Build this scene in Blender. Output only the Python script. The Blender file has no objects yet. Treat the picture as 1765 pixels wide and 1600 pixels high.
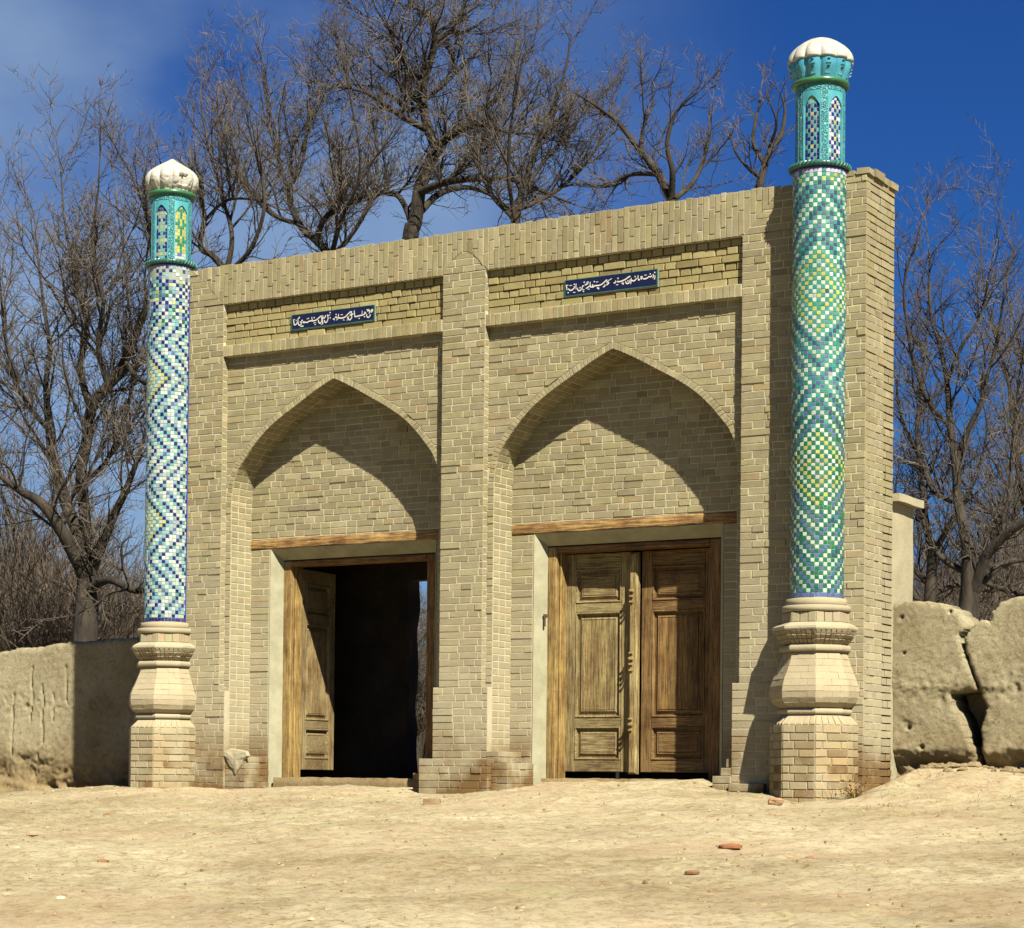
import bpy, math, random
import numpy as np
from math import sin, cos, pi, sqrt, radians, atan2
from mathutils import Vector, Matrix, noise

random.seed(7)
RNG = np.random.default_rng(7)
scene = bpy.context.scene
col = scene.collection

# ------------------------------------------------------------------ camera
CX, CY, CZ = 14.663, -18.1838, 0.1207
YAW, PIT, ROL, FPX, PPY = 0.5437, 0.0172, 0.0099, 3729.8907, 474.2716
Fw = Vector((-sin(YAW)*cos(PIT), cos(YAW)*cos(PIT), sin(PIT)))
Rt0 = Vector((cos(YAW), sin(YAW), 0))
Up0 = Rt0.cross(Fw)
Rt = Rt0*cos(ROL) + Up0*sin(ROL)
Up = Up0*cos(ROL) - Rt0*sin(ROL)
cam_data = bpy.data.cameras.new('camera')
cam = bpy.data.objects.new('camera', cam_data)
col.objects.link(cam)
M = Matrix((Rt, Up, -Fw)).transposed().to_4x4()
M.translation = Vector((CX, CY, CZ))
cam.matrix_world = M
cam_data.sensor_width = 36.0
cam_data.sensor_fit = 'HORIZONTAL'
cam_data.lens = FPX/1765*36
cam_data.shift_y = PPY/1765
cam_data.clip_start = 0.1
cam_data.clip_end = 3000
scene.camera = cam
O = Vector((CX, CY, CZ))

# ------------------------------------------------------------------ world, sun, exposure
sun_dir = Vector((1.37, -1.0, 1.70)).normalized()      # towards the sun
SUN_EL = math.asin(sun_dir.z)
SUN_AZ = atan2(sun_dir.x, sun_dir.y)
world = bpy.data.worlds.new("World")
scene.world = world
world.use_nodes = True
wn, wl = world.node_tree.nodes, world.node_tree.links
wn.clear()
w_out = wn.new('ShaderNodeOutputWorld')
w_bg = wn.new('ShaderNodeBackground')
w_bg.inputs['Strength'].default_value = 0.05
sky = wn.new('ShaderNodeTexSky')
sky.sky_type = 'NISHITA'
sky.sun_disc = False
sky.sun_elevation = SUN_EL
sky.sun_rotation = SUN_AZ
sky.air_density = 1.0
sky.dust_density = 0.5
sky.ozone_density = 3.0
hs = wn.new('ShaderNodeHueSaturation')
hs.inputs['Hue'].default_value = 0.515
hs.inputs['Saturation'].default_value = 1.2
hs.inputs['Value'].default_value = 0.40
tc = wn.new('ShaderNodeTexCoord')
mp = wn.new('ShaderNodeMapping')
mp.inputs['Scale'].default_value = (1.3, 1.3, 2.3)
mp.inputs['Location'].default_value = (5.16, 2.56, 0.57)
nz = wn.new('ShaderNodeTexNoise')
nz.inputs['Scale'].default_value = 2.2
nz.inputs['Detail'].default_value = 7
nz.inputs['Roughness'].default_value = 0.5
rp = wn.new('ShaderNodeValToRGB')
rp.color_ramp.elements[0].position = 0.38
rp.color_ramp.elements[0].color = (0, 0, 0, 1)
rp.color_ramp.elements[1].position = 0.70
rp.color_ramp.elements[1].color = (0.85, 0.85, 0.85, 1)
mixc = wn.new('ShaderNodeMix')
mixc.data_type = 'RGBA'
mixc.inputs[7].default_value = (2.6, 3.6, 4.8, 1)
wl.new(sky.outputs[0], hs.inputs['Color'])
wl.new(tc.outputs['Generated'], mp.inputs['Vector'])
wl.new(mp.outputs[0], nz.inputs['Vector'])
wl.new(nz.outputs[0], rp.inputs[0])
# the cloud bank lies towards the west (left); the east is clear
sxyz = wn.new('ShaderNodeSeparateXYZ'); wl.new(tc.outputs['Generated'], sxyz.inputs[0])
west = wn.new('ShaderNodeMapRange'); west.interpolation_type = 'SMOOTHSTEP'
west.inputs[1].default_value = -0.38; west.inputs[2].default_value = -0.56
west.inputs[3].default_value = 0.0; west.inputs[4].default_value = 1.0
wl.new(sxyz.outputs[0], west.inputs[0])
wm = wn.new('ShaderNodeMath'); wm.operation = 'MULTIPLY'
wl.new(rp.outputs[0], wm.inputs[0]); wl.new(west.outputs[0], wm.inputs[1])
wl.new(wm.outputs[0], mixc.inputs[0])
tintn = wn.new('ShaderNodeMix'); tintn.data_type = 'RGBA'; tintn.blend_type = 'MULTIPLY'
tintn.inputs[0].default_value = 1.0
tintn.inputs[7].default_value = (0.33, 0.78, 1.28, 1)
wl.new(hs.outputs[0], tintn.inputs[6])
wl.new(tintn.outputs[2], mixc.inputs[6])
wl.new(mixc.outputs[2], w_bg.inputs['Color'])
wl.new(w_bg.outputs[0], w_out.inputs['Surface'])

sun_data = bpy.data.lights.new('sun', 'SUN')
sun_data.energy = 5.0
sun_data.angle = radians(0.5)
sun_data.color = (1.0, 0.95, 0.84)
sun = bpy.data.objects.new('sun', sun_data)
col.objects.link(sun)
sun.rotation_euler = sun_dir.to_track_quat('Z', 'Y').to_euler()
sun.location = sun_dir*50

scene.view_settings.view_transform = 'Standard'
scene.view_settings.look = 'None'
scene.view_settings.exposure = 1.52
scene.view_settings.gamma = 1.0
scene.view_settings.use_curve_mapping = False
scene.cycles.diffuse_bounces = 1

# ------------------------------------------------------------------ helpers
def px_dir(px, py):
    return Fw + Rt*((px-882.5)/FPX) - Up*((py-800-PPY)/FPX)

def at_dist(px, py, d):
    """A point on the line of sight of a place seen in the photograph, d metres from the camera (trees only)."""
    v = px_dir(px, py)
    return O + v*d

def on_y(px, py, y):
    v = px_dir(px, py)
    return O + v*((y-O.y)/v.y)

def props(o, label=None, cat=None, group=None, kind=None):
    if label: o['label'] = label
    if cat: o['category'] = cat
    if group: o['group'] = group
    if kind: o['kind'] = kind
    return o

def empty(name, loc, label, cat, group=None):
    o = bpy.data.objects.new(name, None)
    o.location = loc
    o.empty_display_size = 0.1
    col.objects.link(o)
    props(o, label, cat, group)
    return o

class MB:
    def __init__(self):
        self.v, self.f, self.c = [], [], []
    def add(self, verts, faces, tint=(1, 1, 1)):
        n = len(self.v)
        self.v.extend(tuple(p) for p in verts)
        for q in faces:
            self.f.append(tuple(i+n for i in q))
            self.c.append(tint)
    def box(self, x0, x1, y0, y1, z0, z1, tint=(1, 1, 1)):
        self.add([(x0,y0,z0),(x1,y0,z0),(x1,y1,z0),(x0,y1,z0),(x0,y0,z1),(x1,y0,z1),(x1,y1,z1),(x0,y1,z1)],
                 [(0,3,2,1),(4,5,6,7),(0,1,5,4),(1,2,6,5),(2,3,7,6),(3,0,4,7)], tint)
    def build(self, name, m, parent=None, smooth=False, kind=None, world_origin=(0,0,0)):
        me = bpy.data.meshes.new(name)
        ox, oy, oz = world_origin
        if world_origin != (0,0,0):
            vv = [(a-ox, b-oy, c-oz) for a, b, c in self.v]
        else:
            vv = self.v
        me.from_pydata(vv, [], self.f)
        at = me.attributes.new('tint', 'FLOAT_COLOR', 'FACE')
        arr = np.ones((len(self.f), 4), dtype=np.float32)
        if self.f:
            arr[:, :3] = np.array(self.c, dtype=np.float32)
        at.data.foreach_set('color', arr.ravel())
        if smooth:
            me.polygons.foreach_set('use_smooth', [True]*len(me.polygons))
        me.materials.append(m)
        me.update()
        o = bpy.data.objects.new(name, me)
        col.objects.link(o)
        if parent is not None:
            o.parent = parent
            pl = WORLD_LOC.get(parent.name, Vector((0,0,0)))
            o.location = Vector(world_origin) - pl
        else:
            o.location = world_origin
        WORLD_LOC[o.name] = Vector(world_origin)
        if kind: o['kind'] = kind
        return o

WORLD_LOC = {}

def thing(name, loc, label, cat, group=None):
    o = empty(name, loc, label, cat, group)
    WORLD_LOC[o.name] = Vector(loc)
    return o

# ------------------------------------------------------------------ materials
def dim(c, k=0.86):
    return tuple(k*x for x in c)

def new_mat(name):
    m = bpy.data.materials.new(name)
    m.use_nodes = True
    n, l = m.node_tree.nodes, m.node_tree.links
    b = n['Principled BSDF']
    b.inputs['Specular IOR Level'].default_value = 0.25
    return m, n, l, b

def mulc(n, l, a, b):
    x = n.new('ShaderNodeMix'); x.data_type = 'RGBA'; x.blend_type = 'MULTIPLY'
    x.inputs[0].default_value = 1.0
    for s, k in ((a, 6), (b, 7)):
        if isinstance(s, tuple): x.inputs[k].default_value = (*s, 1)
        else: l.new(s, x.inputs[k])
    return x.outputs[2]

def mixcol(n, l, f, a, b):
    x = n.new('ShaderNodeMix'); x.data_type = 'RGBA'
    if isinstance(f, float): x.inputs[0].default_value = f
    else: l.new(f, x.inputs[0])
    for s, k in ((a, 6), (b, 7)):
        if isinstance(s, tuple): x.inputs[k].default_value = (*s, 1)
        else: l.new(s, x.inputs[k])
    return x.outputs[2]

def noise_n(n, l, scale, detail=4, rough=0.6, vec=None, stretch=None):
    if vec is None:
        g = n.new('ShaderNodeNewGeometry'); vec = g.outputs['Position']
    if stretch:
        mpn = n.new('ShaderNodeMapping'); mpn.inputs['Scale'].default_value = stretch
        l.new(vec, mpn.inputs['Vector']); vec = mpn.outputs[0]
    t = n.new('ShaderNodeTexNoise')
    t.inputs['Scale'].default_value = scale
    t.inputs['Detail'].default_value = detail
    t.inputs['Roughness'].default_value = rough
    l.new(vec, t.inputs['Vector'])
    return t.outputs[0]

def ramp(n, l, f, p0, p1, c0=(0,0,0), c1=(1,1,1)):
    r = n.new('ShaderNodeValToRGB')
    r.color_ramp.elements[0].position = p0
    r.color_ramp.elements[0].color = (*c0, 1)
    r.color_ramp.elements[1].position = p1
    r.color_ramp.elements[1].color = (*c1, 1)
    l.new(f, r.inputs[0])
    return r.outputs[0]

def bump(n, l, b, h, strength, dist, prev=None):
    x = n.new('ShaderNodeBump')
    x.inputs['Strength'].default_value = strength
    x.inputs['Distance'].default_value = dist
    l.new(h, x.inputs['Height'])
    if prev is not None: l.new(prev, x.inputs['Normal'])
    l.new(x.outputs[0], b.inputs['Normal'])
    return x.outputs[0]

def tinted(n, l, base):
    a = n.new('ShaderNodeAttribute'); a.attribute_type = 'GEOMETRY'; a.attribute_name = 'tint'
    o = n.new('ShaderNodeObjectInfo')
    return mulc(n, l, mulc(n, l, base, a.outputs['Color']), o.outputs['Color'])

def zmask(n, l, z0, z1, amp=0.35, scale=1.6):
    """A damp stain that climbs from the ground with an uneven edge."""
    g = n.new('ShaderNodeNewGeometry')
    s = n.new('ShaderNodeSeparateXYZ'); l.new(g.outputs['Position'], s.inputs[0])
    nn = noise_n(n, l, scale, 5, 0.65)
    ma = n.new('ShaderNodeMath'); ma.operation = 'MULTIPLY_ADD'
    l.new(nn, ma.inputs[0]); ma.inputs[1].default_value = -2*amp; l.new(s.outputs[2], ma.inputs[2])
    mr = n.new('ShaderNodeMapRange')
    mr.inputs[1].default_value = z0-amp; mr.inputs[2].default_value = z1-amp
    mr.inputs[3].default_value = 1.0; mr.inputs[4].default_value = 0.0
    mr.clamp = True
    l.new(ma.outputs[0], mr.inputs[0])
    return mr.outputs[0]

def brick_mat(name, base, stain=(0.46, 0.31, 0.17), salt=True):
    m, n, l, b = new_mat(name)
    c = tinted(n, l, dim(base))
    c = mixcol(n, l, ramp(n, l, noise_n(n, l, 9, 6, 0.7), 0.3, 0.75), mulc(n, l, c, (0.84, 0.82, 0.80)), mulc(n, l, c, (1.14, 1.12, 1.06)))
    c = mixcol(n, l, ramp(n, l, noise_n(n, l, 1.1, 4, 0.6), 0.35, 0.7), c, mulc(n, l, c, (0.90, 0.88, 0.84)))
    if salt:
        sf = ramp(n, l, noise_n(n, l, 2.3, 7, 0.75), 0.60, 0.74)
        zm = zmask(n, l, 0.5, 1.9, 0.5, 1.1)
        c = mixcol(n, l, mulc(n, l, sf, zm), c, (0.33, 0.295, 0.20))
        pale = mulc(n, l, zmask(n, l, 0.9, 3.0, 0.6, 0.8), (0.42, 0.42, 0.42))
        c = mixcol(n, l, pale, c, (0.31, 0.267, 0.176))
    sm = zmask(n, l, 0.16, 0.66, 0.24, 1.7)
    dn = ramp(n, l, noise_n(n, l, 1.7, 5, 0.6), 0.34, 0.52)
    c = mixcol(n, l, mulc(n, l, sm, dn), c, mulc(n, l, c, stain))
    l.new(c, b.inputs['Base Color'])
    b.inputs['Roughness'].default_value = 0.92
    nb = bump(n, l, b, noise_n(n, l, 45, 5, 0.7), 0.55, 0.006)
    return m

M_brick = brick_mat('fired_brick', (0.236, 0.206, 0.118))
M_mortar = brick_mat('gypsum_mortar', (0.425, 0.395, 0.265))
M_panelback = brick_mat('panel_mortar', (0.11, 0.085, 0.042))
M_base = brick_mat('pinkish_carved_brick', (0.262, 0.226, 0.142), (0.85, 0.74, 0.58))

def simple_mat(name, c1, c2, scale=3, rough=0.9, bscale=30, bstr=0.4, bdist=0.01, stretch=None, tint=False, spec=0.25, detail=6, p=(0.3, 0.7)):
    m, n, l, b = new_mat(name)
    f = ramp(n, l, noise_n(n, l, scale, detail, 0.65, stretch=stretch), *p)
    c = mixcol(n, l, f, dim(c1), dim(c2))
    if tint: c = tinted(n, l, c)
    l.new(c, b.inputs['Base Color'])
    b.inputs['Roughness'].default_value = rough
    b.inputs['Specular IOR Level'].default_value = spec
    if bstr: bump(n, l, b, noise_n(n, l, bscale, 6, 0.65, stretch=stretch), bstr, bdist)
    return m

M_plaster = simple_mat('pale_plaster', (0.20, 0.185, 0.110), (0.30, 0.28, 0.18), 5, 0.9, 25, 0.25, 0.008)
M_adobe_pl = simple_mat('mud_plaster', (0.25, 0.215, 0.125), (0.33, 0.29, 0.18), 4, 0.95, 22, 0.5, 0.012)
M_dome = simple_mat('white_plaster', (0.27, 0.255, 0.20), (0.41, 0.395, 0.33), 7, 0.55, 20, 0.2, 0.006)
M_bark = simple_mat('bark', (0.010, 0.008, 0.006), (0.055, 0.043, 0.028), 6, 0.95, 14, 0.9, 0.03, (1, 1, 0.25))
M_twig = simple_mat('twig_bark', (0.034, 0.028, 0.021), (0.120, 0.103, 0.076), 1.2, 0.9, 10, 0, 0, tint=True)
M_stone = simple_mat('pebble', (0.19, 0.15, 0.095), (0.32, 0.26, 0.17), 9, 0.9, 60, 0.3, 0.005, tint=True)
M_grass = simple_mat('dry_grass', (0.15, 0.13, 0.05), (0.27, 0.21, 0.09), 5, 0.9, 60, 0, 0, tint=True)
M_iron = simple_mat('rusty_iron', (0.05, 0.03, 0.02), (0.12, 0.06, 0.03), 30, 0.7, 60, 0.3, 0.003)
M_grout = simple_mat('tile_grout', (0.17, 0.20, 0.165), (0.25, 0.275, 0.23), 12, 0.8, 50, 0.3, 0.003)

M_shade_mud = simple_mat('shade_darkened_mud', (0.012, 0.010, 0.008), (0.03, 0.024, 0.018), 4, 0.95, 22, 0.5, 0.012)  # near-black mud: the dark of the covered passage is put into the colour
def wood_mat(name, dark, light, stretch, tint=True, stain=None):
    m, n, l, b = new_mat(name)
    g = noise_n(n, l, 5.5, 9, 0.72, stretch=stretch)
    c = mixcol(n, l, ramp(n, l, g, 0.34, 0.60), dark, light)
    c = mixcol(n, l, ramp(n, l, noise_n(n, l, 2.6, 6, 0.7), 0.42, 0.66), c, mulc(n, l, c, (0.55, 0.44, 0.36)))
    c = mixcol(n, l, ramp(n, l, noise_n(n, l, 26, 6, 0.8), 0.52, 0.72), c, mulc(n, l, c, (0.66, 0.6, 0.55)))
    if tint: c = tinted(n, l, c)
    l.new(c, b.inputs['Base Color'])
    b.inputs['Roughness'].default_value = 0.8
    nb = bump(n, l, b, g, 0.5, 0.006)
    return m
M_wood = wood_mat('weathered_door_wood', (0.045, 0.026, 0.010), (0.245, 0.192, 0.086), (13, 13, 0.7))
M_wood_h = wood_mat('weathered_rail_wood', (0.045, 0.026, 0.010), (0.235, 0.185, 0.085), (0.7, 13, 13))
M_beam = wood_mat('old_beam_wood', (0.020, 0.008, 0.003), (0.33, 0.205, 0.070), (0.55, 6, 9))

def tile_mat():
    m, n, l, b = new_mat('glazed_tile')
    c = tinted(n, l, (1, 1, 1))
    c = mixcol(n, l, ramp(n, l, noise_n(n, l, 16, 4, 0.6), 0.35, 0.70), mulc(n, l, c, (0.80, 0.82, 0.80)), c)
    c = mixcol(n, l, mulc(n, l, ramp(n, l, noise_n(n, l, 3.5, 7, 0.7), 0.52, 0.70), (0.22, 0.22, 0.22)), c, (0.24, 0.21, 0.14))
    l.new(c, b.inputs['Base Color'])
    b.inputs['Roughness'].default_value = 0.28
    b.inputs['Specular IOR Level'].default_value = 0.5
    bump(n, l, b, noise_n(n, l, 26, 3, 0.5), 0.35, 0.004)
    return m
M_tile = tile_mat()

def relief_mat():
    m, n, l, b = new_mat('carved_turquoise_relief')
    g = n.new('ShaderNodeNewGeometry')
    v = n.new('ShaderNodeTexVoronoi'); v.feature = 'DISTANCE_TO_EDGE'; v.inputs['Scale'].default_value = 62
    l.new(g.outputs['Position'], v.inputs['Vector'])
    f = ramp(n, l, v.outputs['Distance'], 0.06, 0.22, (1,1,1), (0,0,0))
    c = mixcol(n, l, f, (0.006, 0.045, 0.07), (0.08, 0.28, 0.26))
    l.new(c, b.inputs['Base Color'])
    b.inputs['Roughness'].default_value = 0.35
    bump(n, l, b, f, 0.9, 0.008)
    return m
M_relief = relief_mat()
M_enamel = simple_mat('turquoise_enamel', (0.036, 0.185, 0.215), (0.070, 0.275, 0.285), 9, 0.35, 40, 0.2, 0.004, tint=True, spec=0.4)
M_ring = simple_mat('green_glazed_moulding', (0.018, 0.085, 0.065), (0.042, 0.15, 0.105), 10, 0.3, 40, 0.3, 0.004, tint=True, spec=0.45)
M_plaque = simple_mat('cobalt_glaze', (0.005, 0.006, 0.026), (0.009, 0.010, 0.042), 9, 0.35, 40, 0.1, 0.003, spec=0.4)
M_letter = simple_mat('cream_glaze', (0.45, 0.435, 0.36), (0.55, 0.53, 0.45), 30, 0.4, 40, 0.0, 0.0)

def clay_mat():
    m, n, l, b = new_mat('rammed_clay')
    c = mixcol(n, l, ramp(n, l, noise_n(n, l, 1.3, 8, 0.65), 0.34, 0.68), (0.215, 0.176, 0.096), (0.365, 0.318, 0.190))
    c = mixcol(n, l, ramp(n, l, noise_n(n, l, 14, 6, 0.75), 0.5, 0.68), c, mulc(n, l, c, (0.66, 0.60, 0.50)))
    zm = zmask(n, l, 0.1, 0.65, 0.3, 1.5)
    c = mixcol(n, l, ramp(n, l, noise_n(n, l, 38, 4, 0.7), 0.60, 0.67), c, mulc(n, l, c, (0.45, 0.38, 0.30)))
    c = mixcol(n, l, mulc(n, l, zm, (0.7, 0.7, 0.7)), c, mulc(n, l, c, (0.74, 0.58, 0.40)))
    l.new(mulc(n, l, c, (0.86, 0.86, 0.86)), b.inputs['Base Color'])
    b.inputs['Roughness'].default_value = 0.97
    p = bump(n, l, b, noise_n(n, l, 13, 9, 0.78), 0.6, 0.035)
    bump(n, l, b, noise_n(n, l, 55, 7, 0.85), 0.9, 0.014, p)
    return m
M_clay = clay_mat()

def soil_mat():
    m, n, l, b = new_mat('trodden_earth')
    rot = n.new('ShaderNodeMapping')
    g = n.new('ShaderNodeNewGeometry')
    rot.inputs['Rotation'].default_value = (0, 0, -0.30)
    rot.inputs['Scale'].default_value = (1.0, 1.15, 1.0)
    l.new(g.outputs['Position'], rot.inputs['Vector'])
    V = rot.outputs[0]
    c = mixcol(n, l, ramp(n, l, noise_n(n, l, 0.55, 9, 0.62, vec=V), 0.36, 0.64), (0.200, 0.158, 0.084), (0.298, 0.256, 0.156))
    c = mixcol(n, l, ramp(n, l, noise_n(n, l, 3.2, 10, 0.72, vec=V), 0.44, 0.60), c, mulc(n, l, c, (1.18, 1.20, 1.20)))
    c = mixcol(n, l, ramp(n, l, noise_n(n, l, 8.0, 8, 0.75, vec=V), 0.50, 0.62), c, mulc(n, l, c, (0.74, 0.65, 0.52)))
    c = mixcol(n, l, ramp(n, l, noise_n(n, l, 20, 6, 0.8, vec=V), 0.52, 0.60), c, mulc(n, l, c, (0.68, 0.57, 0.44)))
    c = mixcol(n, l, ramp(n, l, noise_n(n, l, 60, 4, 0.8, vec=V), 0.60, 0.68), c, mulc(n, l, c, (0.40, 0.33, 0.26)))
    c = mixcol(n, l, mulc(n, l, ramp(n, l, noise_n(n, l, 0.35, 6, 0.6, vec=V), 0.48, 0.62), (0.35, 0.35, 0.35)), c, (0.30, 0.215, 0.125))
    f4 = noise_n(n, l, 1.6, 8, 0.7, vec=V)
    c = mixcol(n, l, mulc(n, l, ramp(n, l, f4, 0.56, 0.66), (0.45, 0.45, 0.45)), c, (0.20, 0.195, 0.085))
    l.new(c, b.inputs['Base Color'])
    b.inputs['Roughness'].default_value = 0.97
    p = bump(n, l, b, noise_n(n, l, 7, 10, 0.74, vec=V), 0.5, 0.035)
    bump(n, l, b, noise_n(n, l, 40, 8, 0.8, vec=V), 0.6, 0.012, p)
    return m
M_soil = soil_mat()

# ------------------------------------------------------------------ ground
def sstep(a, b, x):
    t = min(1, max(0, (x-a)/(b-a)))
    return t*t*(3-2*t)

def ground_z(x, y):
    z = -0.05
    t = -y - 0.5
    z -= 0.077*(t if t > 0.6 else (max(0, t+0.6)**2)/2.4) if t > -0.6 else 0
    if y < -19: z = z + 0.077*(-19-y)*0.9            # the road levels out behind the camera
    z -= 0.30*sstep(-1.2, -5.5, x)*sstep(-5, 1.5, y)
    z += 0.27*sstep(7.25, 7.75, x)*sstep(-1.0, 0.7, y)*(1-0.3*sstep(8.2, 9.5, x))
    z += 0.03*sstep(0.3, 1.2, x)*sstep(2.7, 2.0, x)*sstep(-0.8, 0.3, y)
    z += 0.085*sstep(3.55, 3.9, x)*sstep(6.0, 5.6, x)*sstep(-0.55, 0.45, y)
    z += 0.05*sstep(3.1, 4.0, x)*sstep(7.0, 6.0, x)*sstep(-2.5, -0.3, y)
    return z

def build_ground():
    def lines(lo, hi, dense0, dense1, step):
        a = list(np.arange(dense0, dense1, step))
        s, x = step, dense1
        while x < hi: a.append(x); s *= 1.22; x += s
        s, x = step, dense0
        while x > lo:
            s *= 1.22; x -= s; a.append(x)
        return sorted(a)
    xs = lines(-420, 420, -5.5, 12.5, 0.042)
    ys = lines(-60, 700, -10.2, 1.2, 0.042)
    X, Y = len(xs), len(ys)
    v = []
    for y in ys:
        for x in xs:
            z = ground_z(x, y)
            near = 1.0 if (-8 < x < 16 and -20 < y < 3) else 0.4
            z += near*(0.045*noise.noise(Vector((x*0.55, y*0.8, 1.3))) + 0.022*noise.noise(Vector((x*1.9, y*2.9, 4.1))))
            if -6 < x < 13 and -11 < y < 2:
                z += 0.014*noise.noise(Vector((x*5.0+y*2, y*6.0, 2.2))) + 0.013*noise.noise(Vector((x*11, y*12, 7.7))) - 0.02*max(0, noise.noise(Vector((x*3.1, y*3.4, 17)))-.25)
            v.append((x, y, z))
    f = [(j*X+i, j*X+i+1, (j+1)*X+i+1, (j+1)*X+i) for j in range(Y-1) for i in range(X-1)]
    mb = MB(); mb.v = v; mb.f = f; mb.c = [(1,1,1)]*len(f)
    o = mb.build('ground', M_soil, smooth=True)
    props(o, 'sloping bare earth ground, cream and tan, in front of the gate', kind='structure')
build_ground()

# ------------------------------------------------------------------ brick pieces
def unit(v):
    return v.normalized()

def brick_geo(cs, proud, chamfer=0.004, depth=0.03, jit=0.0015):
    """cs: four corners counter-clockwise seen from outside (Vector). Returns verts, faces."""
    c = [Vector(p) for p in cs]
    n = unit((c[1]-c[0]).cross(c[3]-c[0]) if (c[3]-c[0]).length > 1e-4 else (c[1]-c[0]).cross(c[2]-c[0]))
    mid = (c[0]+c[1]+c[2]+c[3])/4
    back, midr, front = [], [], []
    for p in c:
        dv = (mid-p)
        L = max(dv.length, 1e-6)
        j = Vector((random.uniform(-jit, jit), random.uniform(-jit, jit), random.uniform(-jit, jit)))
        back.append(p - n*depth)
        midr.append(p + n*(proud-chamfer*0.8) + j)
        front.append(p + n*proud + dv*(chamfer*1.35/L) + j)
    vs = back+midr+front
    fs = [(8, 9, 10, 11)]
    for k in range(4):
        k2 = (k+1) % 4
        fs.append((4+k, 4+k2, 8+k2, 8+k))
        fs.append((k, k2, 4+k2, 4+k))
    return vs, fs

UNIT = {}
def unit_brick(key, w, h, chamfer, m):
    """Shared mesh for a rectangular piece of about w x h: u and v run -0.5..0.5, scaled on the object."""
    variants = UNIT.setdefault(key, [])
    if len(variants) < 5:
        for _ in range(5):
            mb = MB()
            cs = [Vector((-w/2, -h/2, 0)), Vector((w/2, -h/2, 0)), Vector((w/2, h/2, 0)), Vector((-w/2, h/2, 0))]
            v, f = brick_geo(cs, 0.0, chamfer, 0.03, 0.0016)
            mb.add(v, f)
            me = bpy.data.meshes.new(key)
            me.from_pydata(mb.v, [], mb.f)
            at = me.attributes.new('tint', 'FLOAT_COLOR', 'FACE')
            at.data.foreach_set('color', [1.0]*(4*len(mb.f)))
            me.materials.append(m)
            me.update()
            variants.append(me)
    return random.choice(variants)

class Pieces:
    """Collects the bricks or tiles of one thing, then links the ones that show largest as objects and joins the rest."""
    def __init__(self):
        self.p = []
    def add(self, cs, tint, proud=0.0, ch=0.004, rect=True, shown=1.0, depth=0.03):
        self.p.append(([Vector(c) for c in cs], tint, proud, ch, rect, shown, depth))
    def build(self, parent, name, m, limit=300, rest_name=None, wall_loc=None):
        pl = WORLD_LOC[parent.name]
        scored = []
        for k, (cs, tint, proud, ch, rect, shown, depth) in enumerate(self.p):
            mid = (cs[0]+cs[1]+cs[2]+cs[3])/4
            cr = (cs[2]-cs[0]).cross(cs[3]-cs[1])
            d = O - mid
            facing = cr.dot(d)/d.length
            s = facing/d.length_squared*shown if facing > 0 else -1
            scored.append((s, k))
        scored.sort(reverse=True)
        chosen = set(k for s, k in scored[:limit] if s > 0)
        mb = MB()
        for k, (cs, tint, proud, ch, rect, shown, depth) in enumerate(self.p):
            if k in chosen:
                u = cs[1]-cs[0]; v = cs[3]-cs[0]
                w, h = u.length, v.length
                if rect:
                    key = '%s_%d_%d' % (name, round(w*50), round(h*50))
                    W, H = max(0.01, round(w*50)/50), max(0.01, round(h*50)/50)
                    me = unit_brick(key, W, H, ch, m)
                    o = bpy.data.objects.new(name, me)
                    n = unit(u.cross(v))
                    uu = unit(u); vv = unit(n.cross(uu))
                    mid = (cs[0]+cs[1]+cs[2]+cs[3])/4 + n*proud - pl
                    mt = Matrix((uu*(w/W), vv*(h/H), n)).transposed().to_4x4()
                    mt.translation = mid
                    o.matrix_local = mt
                    o.color = (*tint, 1)
                    col.objects.link(o)
                    o.parent = parent
                else:
                    b1 = MB()
                    vs, fs = brick_geo(cs, proud, ch, depth)
                    b1.add(vs, fs, tint)
                    mid = (cs[0]+cs[1]+cs[2]+cs[3])/4
                    b1.build(name, m, parent, world_origin=tuple(mid))
            else:
                vs, fs = brick_geo(cs, proud, ch, depth)
                mb.add(vs, fs, tint)
        if mb.f:
            mb.build(rest_name or name+'work', m, parent, kind='stuff')

def btint():
    r = random.random()
    g = random.gauss(1.0, 0.07)
    if r < 0.05: return (1.04*g, 0.94*g, 0.86*g)
    if r < 0.11: return (0.84*g, 0.81*g, 0.76*g)
    if r < 0.20: return (1.02*g, 1.03*g, 0.92*g)
    if r < 0.30: return (1.17*g, 1.17*g, 1.18*g)
    return (g, g*random.uniform(0.98, 1.02), g*random.uniform(0.92, 1.05))

COURSE = 0.0695
JT = 0.0098

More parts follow.
